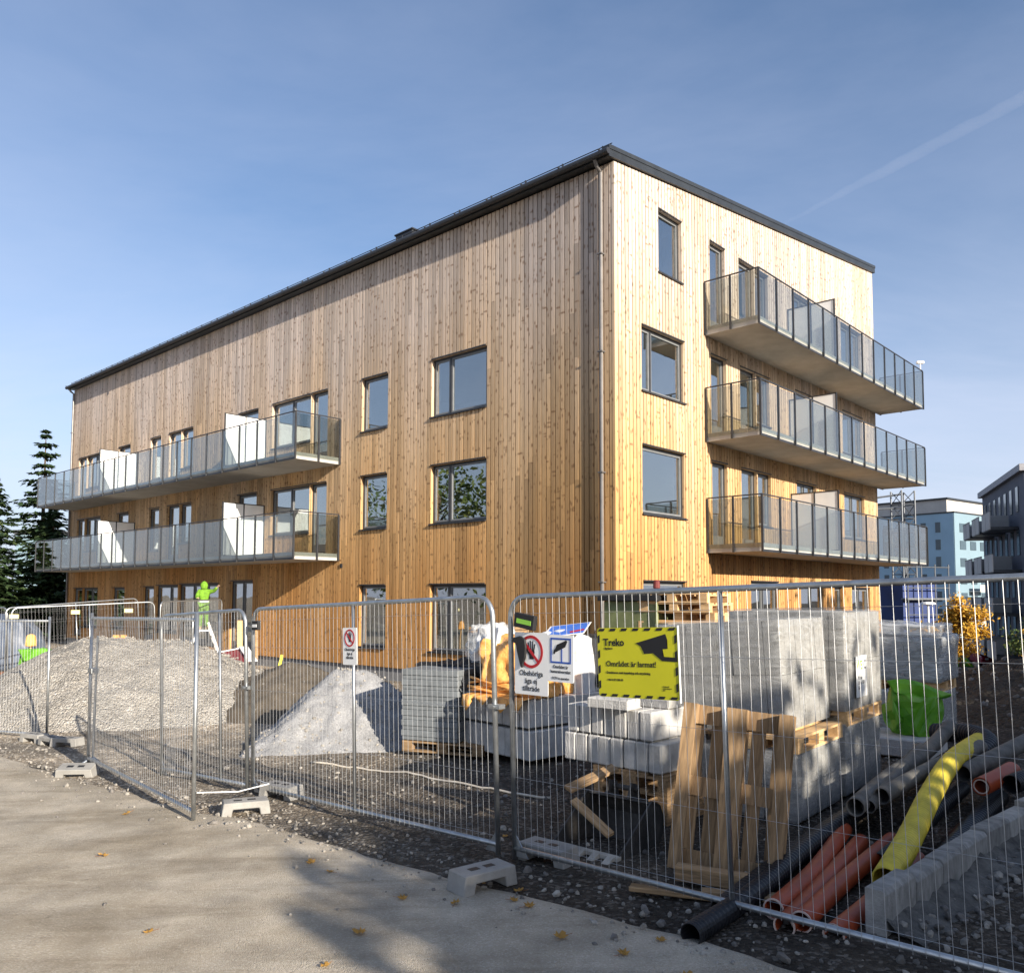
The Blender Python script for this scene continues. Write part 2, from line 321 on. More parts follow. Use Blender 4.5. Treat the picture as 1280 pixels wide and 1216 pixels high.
# ------------------------------------------------------------------ camera
CAMZ=2.0
F,PPY,PIT,ROLL=1044.24,679.52,.062183,.0026031
cp,sp,cr,sr=math.cos(PIT),math.sin(PIT),math.cos(ROLL),math.sin(ROLL)
r0=Vector((1,0,0)); f0=Vector((0,cp,sp)); u0=Vector((0,-sp,cp))
rx=cr*r0+sr*u0; ux=-sr*r0+cr*u0
cam=bpy.data.cameras.new('camera'); co=bpy.data.objects.new('camera',cam); col.objects.link(co)
mw=Matrix((rx,ux,-f0)).transposed().to_4x4(); mw.translation=(0,0,CAMZ); co.matrix_world=mw
cam.sensor_fit='HORIZONTAL'; cam.sensor_width=36; cam.lens=36*F/1280; cam.shift_y=(PPY-608)/1280; cam.clip_start=.05; cam.clip_end=30000
scene.camera=co

# ------------------------------------------------------------------ sky and sun
SUN_EL=R(19.); SD=Vector((.609,-.793,0)).normalized()
w=bpy.data.worlds.new('World'); scene.world=w; w.use_nodes=True
nt=w.node_tree; bg=nt.nodes['Background']; L=nt.links
sky=N(nt,'ShaderNodeTexSky'); sky.sky_type='NISHITA'; sky.sun_disc=False; sky.sun_elevation=SUN_EL; sky.sun_rotation=math.atan2(SD.x,SD.y); sky.air_density=1.0; sky.dust_density=1.6; sky.ozone_density=4.0
tc=N(nt,'ShaderNodeTexCoord'); sx=N(nt,'ShaderNodeSeparateXYZ'); L.new(tc.outputs['Generated'],sx.inputs[0])
za=N(nt,'ShaderNodeMath',operation='MAXIMUM'); za.inputs[1].default_value=.0; L.new(sx.outputs['Z'],za.inputs[0])
zb=N(nt,'ShaderNodeMath',operation='ADD'); zb.inputs[1].default_value=.14; L.new(za.outputs[0],zb.inputs[0])
dx=N(nt,'ShaderNodeMath',operation='DIVIDE'); L.new(sx.outputs['X'],dx.inputs[0]); L.new(zb.outputs[0],dx.inputs[1])
dy=N(nt,'ShaderNodeMath',operation='DIVIDE'); L.new(sx.outputs['Y'],dy.inputs[0]); L.new(zb.outputs[0],dy.inputs[1])
cx=N(nt,'ShaderNodeCombineXYZ'); L.new(dx.outputs[0],cx.inputs[0]); L.new(dy.outputs[0],cx.inputs[1])
mp=N(nt,'ShaderNodeMapping'); mp.inputs['Rotation'].default_value=(0,0,R(35)); mp.inputs['Scale'].default_value=(.5,1.1,1); L.new(cx.outputs[0],mp.inputs[0])
cn=N(nt,'ShaderNodeTexNoise'); cn.inputs['Scale'].default_value=.9; cn.inputs['Detail'].default_value=9; cn.inputs['Roughness'].default_value=.58; cn.inputs['Distortion'].default_value=.5; L.new(mp.outputs[0],cn.inputs[0])
crp=ramp(nt,[(.36,0.02),(.80,.36)]); L.new(cn.outputs['Fac'],crp.inputs[0])
cm=N(nt,'ShaderNodeMix',data_type='RGBA'); cm.inputs[7].default_value=(4.6,4.9,6.0,1); 
_vm=N(nt,'ShaderNodeMapRange'); _vm.interpolation_type='SMOOTHSTEP'; _vm.inputs['From Min'].default_value=.0; _vm.inputs['From Max'].default_value=.5; _vm.inputs['To Min'].default_value=.62; _vm.inputs['To Max'].default_value=0; L.new(sx.outputs['Z'],_vm.inputs['Value'])
_vx=N(nt,'ShaderNodeMath',operation='MULTIPLY_ADD',use_clamp=True); _vx.inputs[1].default_value=.9; L.new(_vm.outputs[0],_vx.inputs[0]); L.new(crp.outputs[0],_vx.inputs[2]); L.new(_vx.outputs[0],cm.inputs['Factor']); L.new(sky.outputs[0],cm.inputs[6])
L.new(cm.outputs[2],bg.inputs['Color']); bg.inputs['Strength'].default_value=.087
sl=bpy.data.lights.new('sun','SUN'); sl.energy=5.0; sl.angle=R(.53); sl.color=(1,.90,.76)
so=bpy.data.objects.new('sun',sl); col.objects.link(so)
tosun=Vector((SD.x*math.cos(SUN_EL),SD.y*math.cos(SUN_EL),math.sin(SUN_EL)))
so.rotation_euler=(-tosun).to_track_quat('-Z','Y').to_euler(); so.location=tosun*60
scene.view_settings.view_transform='Standard'; scene.view_settings.look='None'; scene.view_settings.exposure=1.04; scene.view_settings.gamma=1
scene.cycles.max_bounces=8; scene.cycles.transparent_max_bounces=24

# ------------------------------------------------------------------ terrain
EDGE=[(-40,43),(-16,20.6),(-11,15.8),(-7.9,12.9),(-4.85,10.0),(-2.45,8.05),(-.42,6.25),(1.05,4.98),(2.75,3.5),(6,.4),(12,-4.4),(40,-28)]
ED=Vector((.714,-.70)); EN=Vector((.70,.714))
def edge_t(x,y):
    """signed distance to the road edge, positive on the building site"""
    best=1e9; sg=1
    for (a,b),(c,d) in zip(EDGE,EDGE[1:]):
        ex,ey=c-a,d-b; l2=ex*ex+ey*ey; t=max(0,min(1,((x-a)*ex+(y-b)*ey)/l2)); px,py=a+ex*t,b+ey*t
        q=math.hypot(x-px,y-py)
        if q<best: best=q; sg=1 if (ex*(y-py)-ey*(x-px))>0 else -1
    return best*sg
def G(x,y):
    s=(x-1.34)*-.715+(y-5.26)*.70
    h=.035-.036*s
    lo,hi=-.42,.12
    h=lo+.06*math.log(1+math.exp(min(50,(h-lo)/.06)))
    h=hi-.04*math.log(1+math.exp(min(50,(hi-h)/.04)))
    d=max(0,y-20)*sstep(5,13,x+ .1*max(0,y-25)*0)
    h-=min(5.2,.065*d)
    return h
def GS(x,y):
    t=edge_t(x,y); k=sstep(.1,1.2,t)*(1-sstep(40,70,abs(x)+y*.5))
    return G(x,y)+k*(.05*fbm(x,y,0,.55)+.025*fbm(x,y,5,2.2))-.03*(1-sstep(-.25,.1,t))
def axis(lo,hi,fine,a,b,g=1.17):
    xs=[]; x=a
    while x<=b: xs.append(x); x+=fine
    st=fine; x=b
    while x<hi: st*=g; x+=st; xs.append(x)
    st=fine; x=a
    while x>lo: st*=g; x-=st; xs.insert(0,x)
    return xs
xs=axis(-900,900,.22,-13,12); ys=axis(-300,1500,.22,2.5,24)
mb=MB(); nx=len(xs)
mb.v=[(x,y,GS(x,y)) for y in ys for x in xs]
mb.f=[(j*nx+i,j*nx+i+1,(j+1)*nx+i+1,(j+1)*nx+i) for j in range(len(ys)-1) for i in range(nx-1)]; mb.m=[0]*len(mb.f)
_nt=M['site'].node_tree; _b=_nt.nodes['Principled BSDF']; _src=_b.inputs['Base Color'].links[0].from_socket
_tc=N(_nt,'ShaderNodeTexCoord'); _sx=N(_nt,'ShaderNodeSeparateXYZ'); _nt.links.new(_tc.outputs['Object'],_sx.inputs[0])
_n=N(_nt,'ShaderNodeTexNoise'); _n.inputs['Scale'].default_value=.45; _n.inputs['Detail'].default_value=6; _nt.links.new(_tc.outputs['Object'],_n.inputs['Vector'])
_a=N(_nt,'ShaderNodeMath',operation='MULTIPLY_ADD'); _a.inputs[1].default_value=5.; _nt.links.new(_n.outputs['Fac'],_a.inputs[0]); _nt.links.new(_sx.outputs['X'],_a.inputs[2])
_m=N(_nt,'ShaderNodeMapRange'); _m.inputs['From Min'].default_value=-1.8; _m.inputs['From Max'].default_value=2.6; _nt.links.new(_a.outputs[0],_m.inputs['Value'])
_x=N(_nt,'ShaderNodeMix',data_type='RGBA',blend_type='MULTIPLY'); _x.inputs[7].default_value=(.24,.235,.24,1); _nt.links.new(_m.outputs[0],_x.inputs['Factor']); _nt.links.new(_src,_x.inputs[6]); _nt.links.new(_x.outputs[2],_b.inputs['Base Color'])  # ground darkened to the right: dark soil, plus deep shade put into the colour
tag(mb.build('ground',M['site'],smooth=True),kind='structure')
_nt=M['road'].node_tree; _b=_nt.nodes['Principled BSDF']; _src=_b.inputs['Base Color'].links[0].from_socket
_tc=N(_nt,'ShaderNodeTexCoord'); _mp=N(_nt,'ShaderNodeMapping'); _mp.inputs['Rotation'].default_value=(0,0,R(44)); _mp.inputs['Scale'].default_value=(.22,1.7,1); _nt.links.new(_tc.outputs['Object'],_mp.inputs[0])
_n=N(_nt,'ShaderNodeTexNoise'); _n.inputs['Scale'].default_value=1.3; _n.inputs['Detail'].default_value=8; _n.inputs['Roughness'].default_value=.7; _n.inputs['Distortion'].default_value=.6; _nt.links.new(_mp.outputs[0],_n.inputs[0])
_r=ramp(_nt,[(.34,(.66,.64,.60)),(.5,(.97,.96,.95)),(.72,(1.0,1.0,1.0))]); _nt.links.new(_n.outputs['Fac'],_r.inputs[0])
_v=N(_nt,'ShaderNodeTexNoise'); _v.inputs['Scale'].default_value=9; _v.inputs['Detail'].default_value=9; _v.inputs['Roughness'].default_value=.8; _nt.links.new(_tc.outputs['Object'],_v.inputs[0])
_r2=ramp(_nt,[(.30,(.55,.53,.50)),(.42,(1,1,1)),(.66,(1,1,1)),(.8,(1.15,1.14,1.12))]); _nt.links.new(_v.outputs['Fac'],_r2.inputs[0])
_x=N(_nt,'ShaderNodeMix',data_type='RGBA',blend_type='MULTIPLY'); _x.inputs['Factor'].default_value=.9; _nt.links.new(_src,_x.inputs[6]); _nt.links.new(_r.outputs[0],_x.inputs[7])
_y=N(_nt,'ShaderNodeMix',data_type='RGBA',blend_type='MULTIPLY'); _y.inputs['Factor'].default_value=.8; _nt.links.new(_x.outputs[2],_y.inputs[6]); _nt.links.new(_r2.outputs[0],_y.inputs[7]); _nt.links.new(_y.outputs[2],_b.inputs['Base Color'])
# road sheet
mb=MB(); pts=[]
for (a,b),(c,d) in zip(EDGE,EDGE[1:]):
    n=max(1,int(math.hypot(c-a,d-b)/.18)); n=min(n,60)
    for i in range(n): pts.append((a+(c-a)*i/n,b+(d-b)*i/n))
ts=[-.0,.05,.15,.3,.5,.8,1.2,1.7,2.3,3,4,5.5,7,9,12,16,22]
for (x,y) in pts:
    j=.10*nz(x,y,3,1.7)+.05*nz(x,y,9,6)
    for t in ts:
        qx,qy=x-EN.x*(t+j),y-EN.y*(t+j)
        z=G(qx,qy)+(.012 if t>.05 else -.03 if t==0 else -.004)+.012*fbm(qx,qy,2,.8)*min(1,t)
        mb.v.append((qx,qy,z))
k=len(ts)
mb.f=[(i*k+j,(i)*k+j+1,(i+1)*k+j+1,(i+1)*k+j) for i in range(len(pts)-1) for j in range(k-1)]; mb.m=[0]*len(mb.f)
tag(mb.build('road',M['road'],smooth=True),kind='structure')

ICO=None
def ico():
    global ICO
    if ICO is None:
        bm=bmesh.new(); bmesh.ops.create_icosphere(bm,subdivisions=1,radius=1)
        ICO=([v.co.copy() for v in bm.verts],[[v.index for v in f.verts] for f in bm.faces]); bm.free()
    return ICO
def stone(mb,x,y,z,s,rng=random):
    vs,fs=ico(); e=Matrix.Rotation(rng.random()*6.3,3,'Z')@Matrix.Rotation(rng.random()*6.3,3,'X')
    sc=Vector((s*rng.uniform(.7,1.3),s*rng.uniform(.7,1.2),s*rng.uniform(.5,.9)))
    mb.add([Vector((x,y,z))+e@Vector((v.x*sc.x*rng.uniform(.8,1.15),v.y*sc.y*rng.uniform(.8,1.15),v.z*sc.z*rng.uniform(.8,1.15))) for v in vs],fs)
rg=random.Random(3); mb=MB()
for i in range(3200):
    q=rg.choice(pts[60:]) if False else pts[rg.randrange(len(pts))]
    if not(-9<q[0]<5): continue
    off=abs(rg.gauss(0,.32)) if rg.random()<.62 else -rg.expovariate(4.5)
    x=q[0]+EN.x*off+rg.uniform(-.1,.1); y=q[1]+EN.y*off+rg.uniform(-.1,.1)
    mb.mi=0 if rg.random()<.55 else 1
    s=rg.uniform(.007,.022)*(1.8 if rg.random()<.08 else 1); stone(mb,x,y,(GS(x,y) if off>0 else G(x,y)+.012)+s*.2,s,rg)
tag(mb.build('roadside_stones',[M['stone'],M['stonedark']]),kind='stuff')
mb=MB()
for i in range(3200):
    x=rg.uniform(-9,6.5); y=rg.uniform(4,17)
    t=edge_t(x,y)
    if t<.3: continue
    mb.mi=0 if rg.random()<.4 else 1
    s=rg.uniform(.008,.03)*(1.8 if rg.random()<.06 else 1); stone(mb,x,y,GS(x,y)+s*.15,s,rg)
tag(mb.build('site_rubble',[M['stone'],M['stonedark']]),kind='stuff')

# ------------------------------------------------------------------ piles
def pile(name,cx,cy,prof,rad,mat,label,cat,amp=.06,ns=1.4,stones=0,smat=None,seed=1,n=90,sr=(.01,.03)):
    """heap as a height field; prof(dx,dy)->height"""
    mb=MB(); st=2*rad/n; idx={}
    for j in range(n+1):
        for i in range(n+1):
            x,y=-rad+i*st,-rad+j*st; h=prof(x,y)
            wx,wy=cx+x,cy+y; g=GS(wx,wy)
            z=g-.10+max(0,h+.10 + (amp*fbm(wx,wy,seed,ns)+amp*.5*fbm(wx,wy,seed+4,ns*4))*sstep(-.05,.25,h)) if h>-.1 else g-.10
            mb.v.append((x,y,z)); 
    for j in range(n):
        for i in range(n):
            a=j*(n+1)+i; q=(a,a+1,a+n+2,a+n+1)
            if any(prof(mb.v[t][0],mb.v[t][1])>-.1 for t in q): mb.f.append(q); mb.m.append(0)
    base=list(mb.v); r=random.Random(seed); mats=[mat]
    if stones:
        mats.append(smat); mb.mi=1; c=0
        while c<stones:
            x,y=r.uniform(-rad,rad),r.uniform(-rad,rad); 
            if prof(x,y)<-.06: continue
            i=int((x+rad)/st); j=int((y+rad)/st); z=base[min(len(base)-1,j*(n+1)+i)][2]
            s=r.uniform(*sr); stone(mb,x,y,z+s*.3,s,r); c+=1
    o=mb.build(name,mats,smooth=False)
    for p in o.data.polygons:
        if p.material_index==0: p.use_smooth=True
    o.location=(cx,cy,0)
    return tag(o,label,cat)
def profA(x,y):
    x2=x+.1; r=math.hypot(x2/(3.5 if x2<0 else 4.6),y/3.6); h=1.72*(1-r**1.25)
    h=min(h,1.42-.05*x2) 
    return h
pile('gravel_pile',-8.35,18.2,profA,5.4,M['gravelA'],'large beige gravel heap behind the open fence panel on the left','gravel pile',.07,1.0,2600,M['stone'],2,110,(.010,.036))
def profB(x,y):
    # ridge reaching out to the front left
    a=Vector((-.85,-1.45)).normalized(); s=x*a.x+y*a.y; q=-x*a.y+y*a.x
    top=1.22*(1-max(0,s)/2.15) if s>0 else 1.22*(1-(-s)/1.75)
    wdt=1.65 if q<0 else 1.65
    h=top-(math.sqrt(q*q+.02)-.14)*(.74 if q<0 else .52)
    return min(h,1.10+.12*nz(x,y,3,2.2)-.10*abs(s))
pile('crushed_stone_pile',-2.62,13.5,profB,2.6,M['gravelB'],'pale grey heap of crushed stone left of the slab stack','stone pile',.08,1.5,1300,M['stone'],5,100,(.006,.03))
pile('sand_pile',-4.75,17.3,lambda x,y:1.0*(1-math.hypot((x-.2)/2.2,y/1.8)**1.2),2.6,M['sand'],'low dark sand heap behind the pale crushed stone heap','sand pile',.08,1.6,200,M['stonedark'],8,60)
pile('soil_mound',12.6,15.5,lambda x,y:1.0*(1-math.hypot(x/5.6,y/6.0)**1.6),6.4,M['soil'],'dark brown soil mound right of the wrapped stacks','soil heap',.16,.8,900,M['stonedark'],11,80,(.02,.08))

# ------------------------------------------------------------------ the timber apartment building
TH=.8286621
B=empty('apartment_building',(2.331,18.797,0),TH,'four storey timber clad apartment building with glass balconies on both facades','building')
LL,WW=32.5,16.8
def wp(side,a,z,o): return Vector((-o,a,z)) if side=='L' else Vector((a,-o,z))
def wbox(mb,side,a0,a1,z0,z1,o0,o1,z1b=None):
    z1b=z1 if z1b is None else z1b
    if side=='L':
        p=[wp(side,a0,z0,o1),wp(side,a0,z0,o0),wp(side,a1,z0,o0),wp(side,a1,z0,o1),wp(side,a0,z1,o1),wp(side,a0,z1,o0),wp(side,a1,z1b,o0),wp(side,a1,z1b,o1)]
    else:
        p=[wp(side,a0,z0,o1),wp(side,a1,z0,o1),wp(side,a1,z0,o0),wp(side,a0,z0,o0),wp(side,a0,z1,o1),wp(side,a1,z1b,o1),wp(side,a1,z1b,o0),wp(side,a0,z1,o0)]
    mb.hexa(p)
H4,H3,H2,H1=11.57,8.55,5.58,2.30
FL=[.06,3.30,6.28,9.15]
# openings: side, a0, a1, z0, z1, mullion positions (fractions), kind
OP=[]
def op(side,a0,a1,z0,z1,mul=(),kind='window'): OP.append((side,a0,a1,z0,z1,mul,kind))
for h in (H3,H2,H1):
    s=h-1.62 if h!=H1 else .48
    op('L',4.07,6.19,s,h,(.68,)); op('L',8.12,9.34,s,h)
for h,f in ((H3,FL[2]),(H2,FL[1])):
    op('L',12.05,14.35,f+.72,h,(.5,)); op('L',11.1,12.0,f+.02,h,(),'door')
    op('L',15.27,16.6,f+.02,h,(),'door'); op('L',20.05,21.0,f+.72,h); op('L',21.05,22.1,f+.02,h,(),'door')
    op('L',22.82,23.78,f+.5,h); op('L',25.8,27.0,f+.02,h,(),'door')
    op('L',28.78,30.6,f+.72,h,(.5,)); op('L',30.65,31.6,f+.02,h,(),'door')
op('L',15.4,16.94,.06,2.5,(.5,),'door'); op('L',17.78,20.9,.06,2.42,(.33,.66),'door'); op('L',21.0,22.9,.5,2.38,(.4,))
op('L',23.1,24.1,.06,2.33,(),'door'); op('L',25.94,27.2,.5,H1); op('L',28.84,30.6,.5,H1,(.5,)); op('L',30.65,31.7,.06,H1,(),'door')
op('R',1.83,2.92,9.98,H4)
for h,s in ((8.46,6.88),(H2,3.94),(2.35,.55)): op('R',1.06,3.0,s,h,(.26,) if h>6 else ())
for h,f in ((H4,FL[3]),(8.46,FL[2]),(H2,FL[1])):
    op('R',4.36,5.2,f+.02,h,(),'door'); op('R',6.0,6.95,f+.02,h,(),'door'); op('R',7.0,7.85,f+.72,h)
    op('R',9.65,11.1,f+.02,h,(.5,),'door'); op('R',13.5,15.4,f+.72,h,(.5,))
op('R',6.5,8.25,.06,2.42,(.5,),'door'); op('R',9.85,11.7,.06,2.42,(.5,),'door'); op('R',12.48,13.2,.5,2.3); op('R',14.05,15.74,.5,2.3,(.5,))
def ztop(side,a): return 12.05 if side=='L' else 12.05+.1345*a
def free(side,a0,a1,zb):
    am=(a0+a1)/2; cuts=sorted((z0,z1) for (s,b0,b1,z0,z1,_,_) in OP if s==side and b0-1e-4<=am<=b1+1e-4)
    z=zb; out=[]
    for (c0,c1) in cuts:
        if c0>z: out.append((z,c0,False))
        z=max(z,c1)
    out.append((z,None,True)); return out
ZB=-.05; rj=random.Random(77)
mb=MB()
for side,Ln in (('L',LL),('R',WW)):
    ed=sorted({.0,Ln}|{e for (s,a0,a1,*_ ) in OP if s==side for e in (a0,a1)})
    if side=='R': ed=[.30 if e==0 else e for e in ed]
    for a0,a1 in zip(ed,ed[1:]):
        for z0,z1,top in free(side,a0,a1,ZB):
            wbox(mb,side,a0,a1,z0,ztop(side,a0) if top else z1,-.3,0,ztop(side,a1) if top else None)
    P,BW=.145,.116; kk=0; a=-.02 if side=='R' else 0.0
    while a<Ln:
        b0,b1=a,min(Ln,a+BW)
        cut=sorted({b0,b1}|{e for (s,a0,a1,*_ ) in OP if s==side for e in (a0,a1) if b0<e<b1})
        for c0,c1 in zip(cut,cut[1:]):
            if c1-c0<.012: continue
            for z0,z1,top in free(side,c0,c1,ZB-.01):
                zend=ztop(side,c0) if top else z1; zz_=z0
                while True:
                    zn=zz_+rj.uniform(2.6,5.4)
                    if zn>zend-.8: break
                    wbox(mb,side,c0,c1,zz_,zn-.005,.0005,.032+rj.uniform(-.002,.002)); zz_=zn
                wbox(mb,side,c0,c1,zz_,ztop(side,c0)-.002 if top else z1,.0005,.032,ztop(side,c1)-.002 if top else None)
        a+=P
mb.box(WW-.3,WW,.3,LL,ZB,ztop('R',WW)); mb.box(.3,WW-.3,LL-.3,LL,ZB,12.0)
mb.build('wall',M['clad'],B)
# corner board
mb=MB(); mb.box(-.038,.03,-.038,.03,ZB-.012,12.04); mb.build('corner_board',M['clad'],B)
mb=MB(); mb.box(.03,WW-.03,.03,LL-.03,-.9,ZB-.004); mb.build('foundation',M['found'],B)
# interior: floors, core and room walls
mb=MB()
for z in (0.04,3.05,6.05,9.0): mb.box(.305,WW-.32,.305,LL-.32,z-.2,z)
mb.box(5,WW-.6,5,LL-.6,.05,11.9); mb.box(.305,WW-.32,.305,LL-.32,11.7,11.9)
for y in (3.2,10.4,14.8,19.2,25.0): mb.box(.31,4.99,y,y+.15,.05,11.69)
for x in (3.6,9.3,12.6): mb.box(x,x+.15,.31,4.99,.05,11.69)
mb.build('interior',M['plaster'],B)
# roof
mb=MB()
zt=lambda x:12.05+.1345*x
x0,x1=-.30,WW+.10
for (a,b,c,d,dz0,dz1) in ((x0,x1,-.10,LL+.1,.0,.24),):
    p=[Vector((a,c,zt(a)+dz0+.035)),Vector((b,c,zt(b)+dz0)),Vector((b,d,zt(b)+dz0)),Vector((a,d,zt(a)+dz0+.035)),
       Vector((a,c,zt(a)+dz1+.02)),Vector((b,c,zt(b)+dz1)),Vector((b,d,zt(b)+dz1)),Vector((a,d,zt(a)+dz1+.02))]
    mb.hexa(p)
# verge cap
c=-.115
p=[Vector((x0-.02,c,zt(x0)+.20)),Vector((x1+.02,c,zt(x1)+.18)),Vector((x1+.02,c+.2,zt(x1)+.18)),Vector((x0-.02,c+.2,zt(x0)+.20))]
mb.hexa(p+[q+Vector((0,0,.10)) for q in p])
roof=mb.build('roof',M['roof'],B)
mb=MB(); g=[]
mb.tube([(-.36,-.12,12.14),(-.36,LL+.12,12.14)],.075,12)
for k in range(28): mb.box(-.44,-.28,k*1.2+.1,k*1.2+.13,12.20,12.225)
mb.build('gutter',M['dark_metal'],roof)
mb=MB(); zr=12.43
mb.tube([(-.12,-.05,zr),(-.12,LL,zr)],.012,6); mb.tube([(-.12,-.05,zr-.08),(-.12,LL,zr-.08)],.012,6)
for k in range(28): mb.box(-.14,-.10,k*1.2+.2,k*1.2+.23,12.28,zr+.02)
mb.build('snow_guard',M['dark_metal'],roof)
mb=MB(); mb.box(.15,.8,7.3,8.05,12.3,12.70); mb.box(.12,.83,7.26,8.09,12.70,12.75); mb.build('roof_hatch',M['dark_metal'],roof,bevel=.01)
for y in (.30,LL-.12):
    mb=MB(); mb.tube([(-.33,y,12.08),(-.24,y,11.95),(-.10,y,11.85),(-.10,y,.9)],.045,10); mb.mi=1; mb.tube([(-.10,y,.9),(-.10,y,-.15)],.05,10)
    mb.mi=0
    for z in (9.9,7.6,4.8,2.3): mb.box(-.165,.0,y-.065,y+.065,z,z+.03)
    mb.build('downpipe',[simple('brown_grey_downpipe',(.17,.16,.155),.45,.4,.15,4),M['dark_metal']],B,smooth=False)
# windows and doors
def ring(mb,side,a0,a1,z0,z1,w,o0,o1,wb=None):
    wb=wb or w
    wbox(mb,side,a0,a0+w,z0,z1,o0,o1); wbox(mb,side,a1-w,a1,z0,z1,o0,o1)
    wbox(mb,side,a0+w,a1-w,z1-w,z1,o0,o1); wbox(mb,side,a0+w,a1-w,z0,z0+wb,o0,o1)
for (side,a0,a1,z0,z1,mul,kind) in OP:
    e=.002; mb=MB(); b0,b1,y0,y1=a0+e,a1-e,z0+e,z1-e
    ring(mb,side,b0,b1,y0,y1,.055,-.15,-.06)
    # sill flashing and head flashing
    wbox(mb,side,a0+.001,a1-.001,z1+.001,z1+.03,.0325,.06)
    stops=[b0+.055]+[b0+(b1-b0)*m_ for m_ in mul]+[b1-.055]
    for s in stops[1:-1]: wbox(mb,side,s-.035,s+.035,y0+.055,y1-.055,-.148,-.062)
    mb.mi=1; panes=[]
    for i,(s0,s1) in enumerate(zip(stops,stops[1:])):
        l=s0+(.0351 if i else .0005); r=s1-(.0351 if i<len(stops)-2 else .0005)
        kz=.24 if kind=='door' else .045
        ring(mb,side,l,r,y0+.0555,y1-.0555,.04,-.14,-.075,kz); panes.append((l+.0395,r-.0395,y0+.0555+kz-.001,y1-.0555-.0395))
    wo=mb.build('balcony_door' if (kind=='door' and z0>1) else 'entrance_door' if kind=='door' else 'window',[M['frame'],M['sash']],B)
    for (l,r,q0,q1) in panes:
        pm=MB(); wbox(pm,side,l,r,q0,q1,-.112,-.104); pm.build('pane',M['pane'],wo)
    if kind!='door':
        sm=MB(); wbox(sm,side,a0-.03,a1+.03,z0-.035,z0-.001,.0325,.085); wbox(sm,side,a0+.002,a1-.002,z0+.0005,z0+.014,-.06,.06); sm.build('sill',M['dark_metal'],wo)
# balconies
def balcony(side,a0,a1,zb,depth,nfront,screen):
    ZT=zb+.21
    mb=MB(); wbox(mb,side,a0,a1,zb,ZT,.03,depth); mb.mi=1
    wbox(mb,side,a0+.01,a1-.01,zb-.012,zb+.05,depth+.001,depth+.02)
    bo=mb.build('balcony',[M['slab'],M['dark_metal']],B)
    top=zb+1.42; mb=MB(); T=.022
    def bar(p,q,r=T): mb.tube([p,q],r,4,ph=math.pi/4)
    o1=depth+.045
    c=[wp(side,a0-.04,top,.06),wp(side,a0-.04,top,o1),wp(side,a1+.04,top,o1),wp(side,a1+.04,top,.06)]
    for p,q in zip(c,c[1:]): bar(p,q)
    mb.build('handrail',M['dark_metal'],bo)
    posts=[(a0-.04,.07),(a0-.04,depth*.52)]+[(a0-.04+(a1-a0+.08)*i/nfront,o1) for i in range(nfront+1)]+[(a1+.04,depth*.52),(a1+.04,.07)]
    for a,o in posts:
        pm=MB(); wbox(pm,side,a-.018,a+.018,zb-.01,top-.02,o-.03,o+.022); 
        wbox(pm,side,a-.035,a+.035,zb+.03,zb+.14,o-.034,o-.0305) if False else None
        pm.build('post',M['dark_metal'],bo)
    for (a,o),(a2,o2) in zip(posts,posts[1:]):
        pm=MB(); g0,g1=zb+.10,top-.05
        if abs(a-a2)<.01:
            wbox(pm,side,a-.005,a+.005,g0,g1,o+.03,o2-.04)
        else: wbox(pm,side,a+.022,a2-.022,g0,g1,o-.004,o+.006)
        pm.build('glass_panel',M['bglass'],bo)
    for s in screen:
        mb=MB(); zs=ZT+.02; zt2=zb+2.02
        h=(.05,depth*.5,depth-.06)
        wbox(mb,side,s-.02,s+.02,zt2-.03,zt2,h[0],h[2]); wbox(mb,side,s-.02,s+.02,zs,zs+.03,h[0],h[2])
        for o in h: wbox(mb,side,s-.022,s+.022,zs-.005,zt2+.002,o-.02,o+.02)
        mb.mi=1; wbox(mb,side,s-.008,s+.008,zs+.03,zt2-.03,h[0]+.02,h[1]-.02); wbox(mb,side,s-.008,s+.008,zs+.03,zt2-.03,h[1]+.02,h[2]-.02)
        mb.build('privacy_screen',[M['dark_metal'],M['white']],bo)
balcony('L',10.42,31.95,3.07,1.62,20,(14.75,25.1))
balcony('L',10.42,31.95,6.06,1.62,20,(14.75,25.1))
for z in (3.13,6.05,8.90): balcony('R',4.05,17.2,z,1.55,13,(9.2,))
mb=MB()
for (x,y) in ((-.06,10.2),): mb.box(x,x+.05,y,y+.1,2.85,2.97)
mb.box(-.06,.0,28.3,28.38,11.2,11.32)
mb.build('wall_lamp',M['dark_metal'],B)

